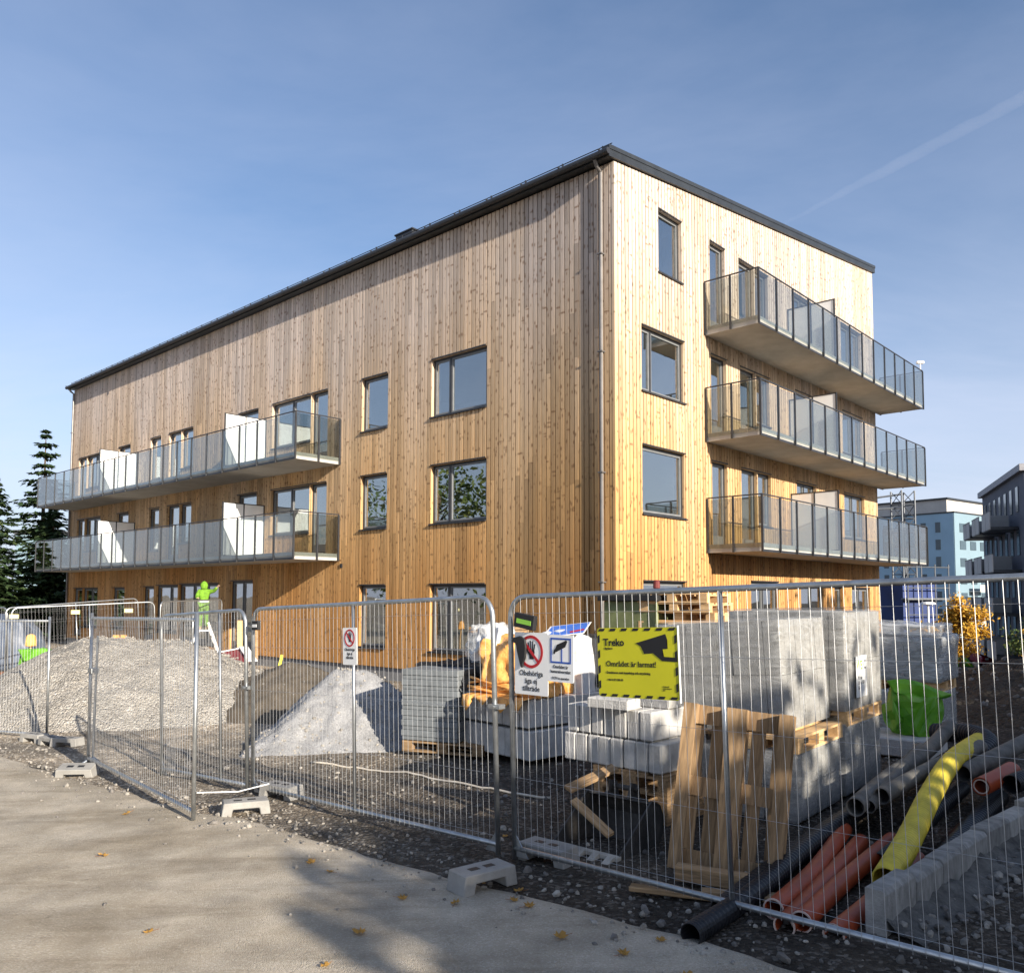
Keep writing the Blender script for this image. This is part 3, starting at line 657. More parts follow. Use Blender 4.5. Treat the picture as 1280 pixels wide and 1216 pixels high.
# ------------------------------------------------------------------ temporary fences
def panel_mesh(mb,Lh,h,rounded,zb=.08):
    r=.021
    if rounded:
        c=.16; arc=lambda cx,a0,a1:[(cx+c*math.cos(a),0,h-c+c*math.sin(a)) for a in [a0+(a1-a0)*i/6 for i in range(7)]]
        mb.tube([(0,0,0)]+arc(c,math.pi,math.pi/2)+arc(Lh-c,math.pi/2,0)+[(Lh,0,0)],r,10)
    else:
        mb.tube([(0,0,0),(0,0,h+.03)],r,10); mb.tube([(Lh,0,0),(Lh,0,h+.03)],r,10); mb.tube([(0,0,h-.04),(Lh,0,h-.04)],r*.9,10)
    mb.tube([(0,0,zb),(Lh,0,zb)],r*.95,10)
def fence(p0,p1,z0,z1,h,rounded,label,mids=(.5,),lean=(0,0),sp=.066,clamp=True,bent=.0,wr=.0018,seed=0,plates=True):
    p0=Vector((*p0,z0)); p1=Vector((*p1,z1)); d=p1-p0; Lh=d.length; xa=d/Lh
    up=Vector((lean[0],lean[1],1)); ya=up.cross(xa).normalized(); za=xa.cross(ya)
    e=empty('mesh_fence',label=label,cat='fence panel',group='temporary mesh fences')
    m=Matrix((xa,ya,za)).transposed().to_4x4(); m.translation=p0; e.matrix_world=m
    mb=MB(); panel_mesh(mb,Lh,h,rounded); mb.build('frame',M['galv'],e,smooth=True)
    for f in mids:
        mb=MB(); mb.tube([(Lh*f,.0,.09),(Lh*f,.0,h-.005)],.017,8); mb.build('middle_post',M['galv'],e,smooth=True)
    rr=random.Random(seed); mb=MB(); n=int(Lh/sp); y=-.022
    for i in range(1,n):
        x=i*Lh/n
        tz=h-.012
        if rounded:
            c=.16; dd=min(x,Lh-x)
            if dd<c: tz=h-c+math.sqrt(max(0,c*c-(c-dd)**2))-.01
        b=rr.uniform(-1,1)*bent; b2=rr.uniform(-1,1)*bent
        mb.tube([(x,y,.06),(x+b,y+b2*.5,.35),(x+b2*.6,y,.75),(x,y,1.2),(x,y,tz)],wr,4,False)
    for z in ([.15,.62,1.12,1.58,h-.13]): mb.tube([(.02,y-.003,z),(Lh*.25,y-.003,z),(Lh*.6,y-.003,z+rr.uniform(-.006,.006)),(Lh-.02,y-.003,z)],wr*.6,4,False)
    mb.build('wire_mesh',M['wire'],e)
    if clamp:
        mb=MB(); mb.box(Lh-.045,Lh+.085,-.035,.035,1.12,1.155); mb.tube([(Lh+.03,-.055,1.137),(Lh+.03,.055,1.137)],.012,6); mb.build('clamp',M['galv'],e)
    if plates:
        mb=MB(); mb.prism([(-.0,.02),(.14,.02),(.0,.20)],-.004,.004); mb.prism([(Lh,.02),(Lh,.20),(Lh-.14,.02)],-.004,.004); mb.build('gusset_plate',M['galv'],e)
    return e,m,Lh
F1,m1,l1=fence((-2.82,9.27),(-.10,6.62),-.155,-.005,2.0,True,'grey mesh fence panel carrying the small no entry sign')
F2,m2,l2=fence((.03,6.55),(2.68,3.93),-.01,.105,2.0,True,'grey mesh fence panel carrying the yellow alarm sign',bent=.006,seed=3,clamp=False)
F0,m0,l0=fence((-5.52,11.05),(-3.02,8.08),-.20,-.13,1.93,False,'square cornered mesh fence panel swung open over the road',(),clamp=False,plates=False)
mb=MB(); mb.tube([(.10,.05,1.66),(.02,.05,.05)],.016,8); mb.box(-.03,.16,-.03,.06,1.18,1.24); mb.tube([(0,0,.05),(-.02,-.10,-.02)],.018,8); mb.tube([(.02,.05,.08),(.12,.16,-.03)],.018,8); mb.build('brace',M['galv'],F0)
fence((-4.42,10.72),(-2.9,9.33),-.27,-.16,2.0,True,'narrow mesh fence panel behind the open one',(.72,),lean=(-.03,.02),clamp=True)
fence((-11.2,15.4),(-7.72,14.05),-.45,-.40,2.0,False,'square cornered mesh fence panel at the left edge in front of the lime sheet',(),clamp=False,plates=False)
fence((-13.5,22.6),(-11.26,25.5),-.36,-.10,2.0,True,'pale mesh fence panel behind the gravel heap with a leaning middle post',(.5,),clamp=False,sp=.09)
fence((-13.15,22.2),(-10.37,24.5),-.36,-.20,2.0,True,'pale mesh fence panel behind the gravel heap with two yellow tags beside it',(.52,),clamp=False,sp=.09)
fence((-10.30,24.6),(-9.75,28.2),-.20,-.15,2.0,True,'pale mesh fence panel ending beside the worker in lime',(.5,),clamp=False,sp=.09)
fence((-17.2,24.2),(-13.7,22.75),-.36,-.36,2.0,True,'pale mesh fence panel cut by the left picture edge far behind',(.5,),clamp=False,sp=.09)
fence((2.72,3.85),(5.4,1.25),.10,.13,2.0,True,'mesh fence panel beyond the right picture edge',clamp=False)

# concrete fence feet
def foot_mesh():
    mb=MB(); l,h=.27,.16
    prof=[(-l,0),(-l+.025,h),(l-.025,h),(l,0),(l-.11,0),(l-.125,.085),(-l+.125,.085),(-l+.11,0)]
    mb.prism(prof,-.125,.125)
    return mb
foot0=None
def foot(x,y,rz,label,dz=0,sc=1,tilt=0):
    global foot0
    if foot0 is None:
        e=empty('fence_weight'); b=foot_mesh().build('foot_block',M['conc'],e,bevel=.008)
        mb=MB()
        for xx in (-.13,.02): mb.box(xx,xx+.09,-.03,.03,.159,.1625)
        mb.build('socket',M['black'],e); foot0=e
    else: e=dup(foot0)
    z=(GS(x,y) if edge_t(x,y)>0 else G(x,y)+.012)+dz
    place(e,(x,y,z-.005),rz,tilt); tag(e,label,'concrete foot','concrete fence feet'); e.scale=(sc*.86,)*3; return e
foot(-.20,5.93,R(38),'pale concrete fence foot on the road below the two joined posts')
foot(.28,6.55,R(-40),'pale concrete fence foot inside the fence beside the two joined posts')
foot(-2.62,8.38,R(22),'pale concrete fence foot with white strap by the free end of the open panel')
foot(-2.45,9.05,R(-30),'pale concrete fence foot inside the fence at the left post of the small sign panel')
foot(-5.45,10.65,R(5),'tilted concrete fence foot by the hinge end of the open panel',0,1,R(14))
foot(-7.75,13.75,R(-25),'leftmost grey concrete fence foot under the left panel post')
foot(-7.25,13.35,R(-35),'middle one of the three grey fence feet under the left panel post')
foot(-6.9,13.15,R(-10),'rightmost grey fence foot of the three under the left panel post')

# ------------------------------------------------------------------ signs
def text(s,size,mat,name='lettering',parent=None,loc=(0,0,0),align='LEFT',bold=0,wid=1.0):
    cu=bpy.data.curves.new('t','FONT'); cu.body=s; cu.size=size; cu.align_x=align; cu.offset=bold; cu.resolution_u=3; cu.extrude=.0006
    t=bpy.data.objects.new('t',cu); col.objects.link(t)
    dg=bpy.context.evaluated_depsgraph_get(); me=bpy.data.meshes.new_from_object(t.evaluated_get(dg))
    bpy.data.objects.remove(t); me.name=name; me.materials.clear(); me.materials.append(mat)
    # font plane xy -> sign plane x,z, facing -y
    for v in me.vertices: v.co=Vector((v.co.x*wid,-v.co.z,v.co.y))
    o=bpy.data.objects.new(name,me); col.objects.link(o); o.location=loc
    if parent: o.parent=parent
    return o
def flat(mb,poly,y,t=.0012):
    mb.prism(poly,y-t,y)
def disc(cx,cz,r,n=36): return [(cx+r*math.cos(2*math.pi*i/n),cz+r*math.sin(2*math.pi*i/n)) for i in range(n)]
def ringp(mb,cx,cz,r0,r1,y,n=40):
    for i in range(n):
        a,b=2*math.pi*i/n,2*math.pi*(i+1)/n
        flat(mb,[(cx+r0*math.cos(a),cz+r0*math.sin(a)),(cx+r1*math.cos(a),cz+r1*math.sin(a)),(cx+r1*math.cos(b),cz+r1*math.sin(b)),(cx+r0*math.cos(b),cz+r0*math.sin(b))],y)
def sign(fm,x,z,rot,label,w,h,name='sign'):
    e=empty(name,label=label,cat='sign'); e.matrix_world=fm@Matrix.Translation((x,-.034,z))@Matrix.Rotation(rot,4,'Y'); return e
def plate(e,w,h,mat,t=.004,rad=.012):
    c=[]
    for (cx,cz,a0) in ((w/2-rad,h/2-rad,0),(-w/2+rad,h/2-rad,90),(-w/2+rad,-h/2+rad,180),(w/2-rad,-h/2+rad,270)):
        for k in range(4): a=R(a0+30*k); c.append((cx+rad*math.cos(a),cz+rad*math.sin(a)))
    mb=MB(); mb.prism(c,0,t); return mb.build('plate',mat,e)
def hand(mb,cx,cz,s,y):
    flat(mb,[(cx+s*a,cz+s*b) for a,b in ((-.22,-.55),(.20,-.55),(.30,-.05),(.27,.12),(-.27,.12),(-.28,-.1))],y)
    for i,(dx,l,an) in enumerate(((-.22,.62,12),(-.075,.75,4),(.075,.72,-4),(.21,.52,-14))):
        a=R(90+an); ux,uz=math.cos(a),math.sin(a); vx,vz=-uz,ux; wd=.058
        flat(mb,[(cx+s*(dx+vx*wd),cz+s*(.08+vz*wd)),(cx+s*(dx-vx*wd),cz+s*(.08-vz*wd)),(cx+s*(dx-vx*wd*.8+ux*l),cz+s*(.08-vz*wd*.8+uz*l)),(cx+s*(dx+vx*wd*.8+ux*l),cz+s*(.08+vz*wd*.8+uz*l))][::-1],y)
    flat(mb,[(cx-s*.27,cz-s*.28),(cx-s*.24,cz-s*.05),(cx-s*.52,cz+s*.28),(cx-s*.62,cz+s*.22)],y)
def noentry(fm,x,z,rot,w,h,label):
    e=sign(fm,x,z,rot,label,w,h,'no_entry_sign'); plate(e,w,h,M['signwhite'])
    r=w*.36; cz=h*.5-r-w*.06
    mb=MB(); hand(mb,w*.02,cz,r*.82,-.0008); mb.build('hand_symbol',M['ink'],e)
    mb=MB(); ringp(mb,0,cz,r*.82,r,-.0022)
    a=R(-45); ux,uz=math.cos(a),math.sin(a); vx,vz=-uz*.09*r,ux*.09*r; k=r*.86
    flat(mb,[(-ux*k+vx,cz-uz*k+vz),(-ux*k-vx,cz-uz*k-vz),(ux*k-vx,cz+uz*k-vz),(ux*k+vx,cz+uz*k+vz)],-.0022)
    mb.build('prohibition_ring',M['signred'],e)
    ts=w*.165
    for i,s in enumerate(('Obehöriga','äga ej','tillträde')): text(s,ts,M['ink'],parent=e,loc=(0,-.0015,cz-r-ts*1.0-i*ts*1.0),align='CENTER',bold=.0004*w/.34)
    return e
def xz_on(m,wx,wy):
    q=m.inverted()@Vector((wx,wy,1)); return q.x
noentry(m1,l1*.497,1.60,R(0),.23,.35,'small no entry sign with a black hand on the middle post of the fence')
big=noentry(m2,.245,1.49,R(1.5),.345,.47,'large no entry sign with black hand hanging near the joined posts')
# black rag over the left half of the big sign
mb=MB(); rr=random.Random(4); prof=[(-.10,.10),(-.02,.115),(.03,.09),(.04,.03),(.03,-.05),(.008,-.09),(.0,-.125),(-.022,-.125),(-.04,-.07),(-.06,.0),(-.07,.055),(-.12,.075)]
mb.prism(prof,-.02,.0); o=mb.build('black_rag',M['black'],bevel=.006); tag(o,'black rag hanging over the left half of the large no entry sign','rag')
o.matrix_world=m2@Matrix.Translation((.175,-.040,1.585))
# camera surveillance sign
e=sign(m2,.545,1.535,R(2),'white and blue camera surveillance sign beside the large no entry sign',.25,.345,'camera_sign'); plate(e,.25,.345,M['signwhite'])
mb=MB(); x0,x1,z0,z1,t=-.10,.10,-.035,.15,.012
for q in (((x0,z0),(x1,z0),(x1,z0+t),(x0,z0+t)),((x0,z1-t),(x1,z1-t),(x1,z1),(x0,z1)),((x0,z0+t),(x0+t,z0+t),(x0+t,z1-t),(x0,z1-t)),((x1-t,z0+t),(x1,z0+t),(x1,z1-t),(x1-t,z1-t)),((.006,z0+t),(.016,z0+t),(.016,.07),(.006,.07))): flat(mb,list(q),-.001)
mb.build('blue_frame',M['signblue'],e)
mb=MB(); flat(mb,[(-.045,.045),(.045,.085),(.065,.125),(.055,.135),(-.035,.10),(-.055,.065)],-.002); flat(mb,[(-.072,.035),(-.056,.03),(-.046,.056),(-.062,.066)],-.002); mb.build('camera_symbol',M['ink'],e)
for i,(s,z) in enumerate((('Området är',.034),('kameraövervakat',.031),('CCTV in operation',.024))): text(s,z,M['ink'],parent=e,loc=(0,-.0015,-.072-.034*i-(.012 if i==2 else 0)),align='CENTER',bold=.0003,wid=.9)
# yellow alarm sign
W4,H4s=.665,.475
e=sign(m2,1.228,1.522,R(-.5),'yellow alarm sign with hazard striped border and black camera picture',W4,H4s,'alarm_sign'); plate(e,W4,H4s,M['signyellow'],.006,.02)
bw=.018; sk=.012
for i in range(7):
    x=-W4/2+.012+i*.097
    for zc in (H4s/2-.004,-H4s/2+.004+bw):
        mb=MB(); flat(mb,[(x,zc-bw),(min(x+.048,W4/2-.004),zc-bw),(min(x+.048+sk,W4/2-.004),zc),(x+sk,zc)],-.001); mb.build('hazard_stripe',M['ink'],e)
for i in range(4):
    z=-H4s/2+.05+i*.105
    for xc in (-W4/2+.004,W4/2-.004-bw):
        mb=MB(); flat(mb,[(xc,z),(xc+bw,z+sk),(xc+bw,z+.052+sk),(xc,z+.052)],-.001); mb.build('hazard_stripe',M['ink'],e)
mb=MB(); S=lambda pts:[(( px-612)/1000*W4, (612-pz)/860*H4s) for px,pz in pts]
# camera silhouette in sign coordinates (thousandths)
cam_pts=[(590,360),(955,250),(975,320),(955,330),(975,425),(915,430),(905,500),(930,520),(1085,530),(1085,580),(905,570),(800,480),(695,490),(650,390)]
cv=[((x-595)/990*W4,(600-z)/860*H4s) for x,z in cam_pts]
def tri_poly(mb,poly,y):
    # concave outline: triangulate the front face, extrude slightly
    bm=bmesh.new(); vs=[bm.verts.new((x,y,z)) for x,z in poly]; f=bm.faces.new(vs); bmesh.ops.triangulate(bm,faces=[f]); ex=bmesh.ops.extrude_face_region(bm,geom=bm.faces[:])
    for v in ex['geom']:
        if isinstance(v,bmesh.types.BMVert): v.co.y+=.0015
    bmesh.ops.recalc_face_normals(bm,faces=bm.faces[:]); bm.verts.index_update()
    mb.add([v.co.copy() for v in bm.verts],[[v.index for v in q.verts] for q in bm.faces]); bm.free()
tri_poly(mb,cv,-.002); mb.build('camera_picture',M['ink'],e)
def at(px,pz): return ((px-595)/990*W4,-.0015,(600-pz)/860*H4s)
text('Treko',.070,M['ink'],parent=e,loc=at(182,392),bold=.0016,wid=1.02)
text('Bygglarm',.019,M['ink'],parent=e,loc=at(195,436),bold=.0004)
text('Området är larmat!',.053,M['ink'],parent=e,loc=at(208,648),bold=.0005,wid=1.0)
text('Detektorer med inspelning och utryckning',.0225,M['ink'],parent=e,loc=at(212,738),bold=.0003,wid=.95)
text('+46 8 473 200 00',.019,M['ink'],parent=e,loc=at(218,826),bold=.0003)
text('Treko AB\nwww.treko.se\nInfo',.012,M['ink'],parent=e,loc=at(905,880))
mb=MB(); mb.tube([(W4/2+.006,.002,H4s/2+.01),(W4/2+.006,.002,-H4s/2-.015)],.006,6); mb.build('edge_strip',M['signwhite'],e)
# small black lamps / tags clipped to the panels
def clip(m,x,z,label,w=.10,h=.075,lampcol='signwhite',body='black',rot=0):
    e=empty('fence_tag',label=label,cat='fence tag'); e.matrix_world=m@Matrix.Translation((x,-.04,z))@Matrix.Rotation(rot,4,'Y')
    mb=MB(); mb.box(-w/2,w/2,-.02,.02,-h/2,h/2); mb.build('tag_body',M[body],e,bevel=.004)
    mb=MB(); mb.box(-w*.36,w*.36,-.0225,-.0195,-h*.2,h*.12); mb.build('tag_stripe',M[lampcol],e)
clip(m1,.135,1.82,'black tag with a white stripe clipped to the left end of the small sign panel',.13,.10)
clip(m2,.20,1.81,'black tag with a green stripe clipped above the large no entry sign',.21,.11,'greenink','black',R(10))
for i,(px,py,z,lb) in enumerate(((-13.15,22.15,1.42,'pale yellow tag on the leftmost pair of far fence posts'),(-12.0,23.05,1.52,'pale yellow tag on a leaning far fence post'),(-10.95,23.95,1.55,'pale yellow tag near the rounded end of the far fence'))):
    mb=MB(); mb.box(-.11,.11,-.012,.012,-.055,.055); mb.mi=1; mb.box(-.08,.08,-.015,-.012,-.02,.02); o=mb.build('fence_tag',[simple('pale_yellow_tag',(.72,.64,.28),.5) if i==0 else bpy.data.materials['pale_yellow_tag'],M['signwhite']]); place(o,(px,py,z),R(20)); tag(o,lb,'fence tag')

# ------------------------------------------------------------------ pallets
def pallet_parts(e,wood='pine'):
    """1.2 (x) by 0.8 (y) by 0.144"""
    w=M[wood]
    for i,y in enumerate((.05,.40,.75)):
        ww=.10 if i!=1 else .145
        mb=MB(); mb.box(0,1.2,y-ww/2,y+ww/2,0,.022); mb.build('runner',w,e)
    for y in (.05,.40,.75):
        for x in (.0725,.6,1.1275):
            ww=.10 if y!=.40 else .145
            mb=MB(); mb.box(x-.0725,x+.0725,y-ww/2+.002,y+ww/2-.002,.0225,.0995); mb.build('block',w,e)
    for x in (.0725,.6,1.1275):
        mb=MB(); mb.box(x-.07,x+.07,0.002,.798,.10,.1215); mb.build('stringer_board',w,e)
    for y,ww in ((.0725,.145),(.2525,.10),(.40,.145),(.5475,.10),(.7275,.145)):
        mb=MB(); mb.box(0,1.2,y-ww/2,y+ww/2,.122,.144); mb.build('deck_board',w,e)
pal={}
def pallet(loc,rz,label,wood='pine',M4=None,group='wooden pallets'):
    if wood not in pal:
        e=empty('wooden_pallet'); pallet_parts(e,wood); pal[wood]=e
    else: e=dup(pal[wood])
    tag(e,label,'pallet',group)
    if M4 is not None: e.matrix_world=M4
    else: place(e,loc,rz)
    return e
# tall stack near the building corner
rp=random.Random(12); n=15; base=Vector((3.42,13.0,0)); ang=R(140)
zz=GS(3.4,13.3)-.02
for i in range(n):
    j=rp.uniform(-.03,.03); ex=-.12 if i in (n-3,n-4) else 0
    p=base+unit(ang+R(90))*(-.8+j+ex)*1+unit(ang)*rp.uniform(-.03,.03)
    pallet((base.x+unit(ang-R(90)).x*0+rp.uniform(-.02,.02)+(.10 if i==n-3 else 0),base.y+rp.uniform(-.02,.02),zz+i*.1455),ang+R(-90)+R(90)+rp.uniform(-.015,.015),
        'topmost pale pallet of the tall stack by the building corner' if i==n-1 else 'wooden pallet inside the tall stack by the building corner','pine',group='tall stack of pallets')

# ------------------------------------------------------------------ wrapped block stacks
E2=unit(R(51)); E1=unit(R(141)); NB=Vector((2.49,7.35,0))
def wrinkled_box(mb,w,d,h,amp,seed,nx=16,nz=12):
    """closed box with slightly crumpled faces (film)"""
    bm=bmesh.new(); bmesh.ops.create_cube(bm,size=1); bmesh.ops.subdivide_edges(bm,edges=bm.edges[:],cuts=11,use_grid_fill=True)
    for v in bm.verts:
        c=v.co.copy(); q=Vector((c.x*w,c.y*d,(c.z+.5)*h)); 
        nrm=Vector((c.x if abs(c.x)>.49 else 0,c.y if abs(c.y)>.49 else 0,c.z if abs(c.z)>.49 else 0)).normalized() if max(abs(c.x),abs(c.y),abs(c.z))>.49 else Vector()
        k=amp*(fbm(q.x+seed,q.y,q.z,2.1)+.6*fbm(q.x,q.y+seed,q.z*.4,5))
        ed=sum(1 for a in c if abs(a)>.49)
        q+=nrm*(k+.004)-(nrm*.02 if ed>1 else Vector()); v.co=q
    bm.verts.index_update(); mb.add([v.co.copy() for v in bm.verts],[[v.index for v in f.verts] for f in bm.faces]); bm.free()
def block_stack(loc,rz,w,d,h,nb,nl,label,film='film',name='wrapped_block_stack',seed=1,mat='paver',amp=.006,cover=True):
    e=empty(name,loc,rz,label,'block stack')
    mb=MB(); g=.008; rr=random.Random(seed)
    bw,bd,bh=w/nb[0],d/nb[1],h/nl
    for i in range(nb[0]):
        for j in range(nb[1]):
            for k in range(nl):
                if 0<i<nb[0]-1 and 0<j<nb[1]-1 and k<nl-1: continue
                q=rr.uniform(-.003,.003)
                mb.box(-w/2+i*bw+g/2+q,-w/2+(i+1)*bw-g/2+q,-d/2+j*bd+g/2+q,-d/2+(j+1)*bd-g/2+q,k*bh+.001,(k+1)*bh-g/2)
    mb.build('blocks',M[mat],e)
    if cover:
        mb=MB(); wrinkled_box(mb,w+.035,d+.035,h+.015,amp,seed*3.7); mb.build('plastic_film',M[film],e,smooth=True)
    return e
def on(t,s,z): # along right face t, depth s into the stack (to the left)
    p=NB+E2*t+E1*s; return (p.x,p.y,z)
RZ=R(51)
gz=.03
block_stack(on(.58,.62,gz),RZ,1.14,1.2,.60,(9,8),2,'lower film wrapped block stack under the front wrapped stack','film',seed=2)
sA=block_stack(on(.60,.72,.775),RZ,1.16,1.22,.985,(9,8),2,'front film wrapped block stack, largest and nearest to the fence','film',seed=3)
sA.rotation_euler=(-R(3.5),0,RZ)
block_stack(on(1.93,.62,gz),RZ,1.2,1.2,.70,(9,8),2,'lower film wrapped block stack under the one with the white label','film',seed=4)
sB=block_stack(on(1.95,.62,.855),RZ,1.24,1.22,.99,(9,8),2,'film wrapped block stack with a white and green label','film',seed=5)
block_stack(on(5.75,.62,gz),RZ,1.25,1.2,.68,(9,8),2,'lower wrapped slab stack farthest from the fence','film2',seed=6,amp=.012)
sC=block_stack(on(5.75,.62,.84),RZ,1.25,1.3,.60,(3,3),5,'milky film wrapped slab stack behind the lime bag','film2',seed=7,amp=.03)
mb=MB(); wrinkled_box(mb,1.2,1.2,.16,.05,33); o=mb.build('loose_sheet',M['film2'],smooth=True); place(o,on(5.75,.62,1.46),RZ); tag(o,'crumpled plastic sheet on top of the milky wrapped slab stack','plastic sheet')
for t,z,lb in ((0.0,.632,'pale pallet under the front wrapped stack'),(1.35,.712,'pale pallet under the labelled wrapped stack'),(5.15,.695,'pallet under the milky wrapped slab stack')):
    p=on(t,.0,z); pallet(p,RZ,lb,'pine')
    p=on(t+1.2 if False else t,.0,z)
# the label on stack B (its right face is local -y? right face normal = -E1 -> local y)
e=empty('paper_label',label='white paper label with green print on the wrapped stack',cat='label')
fmB=Matrix((E2,E1,Vector((0,0,1)))).transposed().to_4x4(); fmB.translation=Vector(on(1.33,-.0,.855))+E1*(-.028)
e.matrix_world=fmB@Matrix.Translation((.42,0,.33))
mb=MB(); mb.box(-.18,.18,-.001,.001,-.21,.21); mb.build('paper',M['signwhite'],e)
text('WE',.13,M['greenink'],parent=e,loc=(-.165,-.002,.07),bold=.002); text('C',.13,M['ink'],parent=e,loc=(.06,-.002,.07))
text('Plattor\n350 x 350\nGrå',.05,M['ink'],parent=e,loc=(-.12,-.002,-.03))

# upright pallet leaning against the front stack
P0=Vector((1.14,6.25,GS(1.1,6.2)+.01)); xr=Vector((.90,-.43,.0)).normalized()   # pallet width direction
bk=Vector((.43,.90,0)).normalized()
upv=(Vector((0,0,1))+bk*.20+xr*.07).normalized(); xr=(xr-upv*xr.dot(upv)).normalized()
# local x (1.2) -> up, local y (0.8) -> right, local z (deck) -> away from the viewer
zl=upv.cross(xr)
m4=Matrix((upv,xr,upv.cross(xr))).transposed().to_4x4(); m4.translation=P0
if zl.y<0:
    m4=Matrix((upv,-xr,upv.cross(-xr))).transposed().to_4x4(); m4.translation=P0+xr*.8
pallet(None,0,'weathered pallet standing on end against the front wrapped stack','oldwood',m4)

# ------------------------------------------------------------------ kerb block layers
def kerb_layer(corner,a1,n,bl,bw,bh,z,label,group,skip=(),jit=.006,mat='kerb',seed=0):
    """n blocks side by side along direction a1 (to the left), each bl long going away"""
    rr=random.Random(seed); ua=unit(a1); ub=unit(a1-R(90)); first=None
    for i in range(n):
        if i in skip: continue
        if first is None:
            mb=MB(); mb.box(0,bl,0.004,bw-.004,0,bh); first=mb.build('kerb_block',M[mat],bevel=.012); o=first
        else:
            o=first.copy(); col.objects.link(o)
        p=Vector((*corner,0))+ua*(i*bw)+ub*rr.uniform(-jit,jit)*2
        place(o,(p.x,p.y,z),a1-R(90)+rr.uniform(-.004,.004)); tag(o,label,'kerb block',group)
z1=GS(.3,11)+.0
kerb_layer((.24,10.55),R(132),9,1.35,.165,.36,-.06,'grey concrete kerb block in the bottom layer under the orange tarp','bottom kerb blocks under the orange tarp',seed=1)
kerb_layer((.20,10.58),R(132),9,1.35,.165,.36,.335,'grey concrete kerb block in the upper layer under the orange tarp','upper kerb blocks under the orange tarp',seed=2)
kerb_layer((1.33,7.50),R(137),8,.86,.14,.262,.42,'grey concrete kerb block in the bottom layer behind the excavator bucket','bottom kerb blocks behind the bucket',seed=3)
kerb_layer((1.265,7.58),R(137),7,.86,.14,.262,.695,'grey concrete kerb block in the upper layer behind the excavator bucket','upper kerb blocks behind the bucket',seed=4)
mb=MB()
for (cx,cy,a) in ((-.2,11.0,R(42)),(.5,11.4,R(42))): pass
mb=MB(); mb.box(-.22,.22,-.12,.12,0,.10); o=mb.build('concrete_block',M['kerb'],bevel=.012); place(o,(.95,7.85,.959),R(-38)); tag(o,'single pale concrete block lying on the kerb blocks below the yellow sign','concrete block')
mb=MB(); mb.box(-.17,.17,-.11,.11,0,.09); o=mb.build('concrete_block',M['kerb'],bevel=.012); place(o,(1.40,7.95,.959),R(-45)); tag(o,'short concrete block on the kerb blocks beside the upright pallet','concrete block')

for i in range(3):
    pallet((1.37,7.46,-.02+i*.1455),R(47)+.015*i,'old pallet under the kerb blocks behind the excavator bucket','oldwood',group='pallets under the kerb blocks')
# grey slab stack left of the kerb blocks
first=None; sa=R(-22)
for i in range(7):
    if first is None:
        mb=MB(); mb.box(0,.86,0,.95,.055,.135)
        mb.box(.012,.848,.014,.936,0.0,.0545)
        first=mb.build('concrete_tray',simple('slate_grey_plastic',(.15,.165,.175),.6,0,.2,6,.1,40),bevel=.005); o=first
    else: o=first.copy(); col.objects.link(o)
    place(o,(-1.52,11.62,.03+i*.1375),sa+random.uniform(-.004,.004)); tag(o,'slate grey ribbed tray in the stack between the stone heap and the kerb blocks' if i<6 else 'topmost slate grey ribbed tray of its stack','tray','stack of slate grey trays')
pallet((-1.50,11.62,-.125),sa,'old pallet under the stack of slate grey trays','oldwood')
# second dark stack behind
first=None
for i in range(6):
    if first is None:
        mb=MB(); mb.box(0,.9,0,.9,.06,.16)
        for x in (0.0,.4,.8): mb.box(x+.004,x+.09,.01,.88,0.0,.0595)
        first=mb.build('concrete_tray',M['dark_metal'],bevel=.005); o=first
    else: o=first.copy(); col.objects.link(o)
    place(o,(-.78,12.1,-.1+i*.1625),R(-30)+random.uniform(-.02,.02)); tag(o,'black tray in the stack just left of the orange tarp','tray','stack of black trays')
mb=MB(); wrinkled_box(mb,1.15,.9,.16,.09,9); o=mb.build('dark_sheet',M['black'],smooth=True); place(o,(-.7,12.4,.86),R(-25)); tag(o,'crumpled black sheet on the black tray stack','plastic sheet')

# orange tarp bundle, sacks and odds on the kerb blocks
def blob(name,w,d,h,amp,seed,mat,sc=2.2,top=.75,cuts=14,flat_=False,fold=False):
    bm=bmesh.new(); bmesh.ops.create_cube(bm,size=1); bmesh.ops.subdivide_edges(bm,edges=bm.edges[:],cuts=cuts,use_grid_fill=True)
    for v in bm.verts:
        c=v.co.copy(); r=c.normalized()*.62; c=c.lerp(r,.35); z=c.z+.5
        k=1-(1-top)*max(0,z)**1.3
        q=Vector((c.x*w*k,c.y*d*k,max(0,z)*h))
        nn=c.normalized()
        if fold: q+=nn*amp*(1.0-2.2*abs(noise.noise(Vector((q.x*sc+seed,q.y*sc,q.z*sc*.7))))+.6*(.5-abs(noise.noise(Vector((q.x*sc*2.1,q.y*sc*2.1+seed,q.z*sc*1.5))))*2)+.3*noise.noise(Vector((q.x*sc*5,q.y*sc*5,q.z*sc*5))))
        else: q+=nn*amp*(noise.fractal(Vector((q.x*sc+seed,q.y*sc,q.z*sc)),1,2,4)+.7*abs(noise.noise(Vector((q.x*sc*2.3,q.y*sc*2.3+seed,q.z*sc*.8)))))
        q.z=max(q.z,0); v.co=q
    me=bpy.data.meshes.new(name); bmesh.ops.triangulate(bm,faces=bm.faces[:]) if flat_ else None; bm.to_mesh(me); bm.free(); me.materials.append(mat); me.polygons.foreach_set('use_smooth',[not flat_]*len(me.polygons))
    o=bpy.data.objects.new(name,me); col.objects.link(o); return o
e=empty('tarp_bundle',(.18,11.25,.70),R(-40),'bright orange tarpaulin bundle draped over the kerb blocks','tarpaulin')
b=blob('tarp',.98,.88,.70,.08,3,M['orangetarp'],2.6,.86,26,False,True); b.parent=e
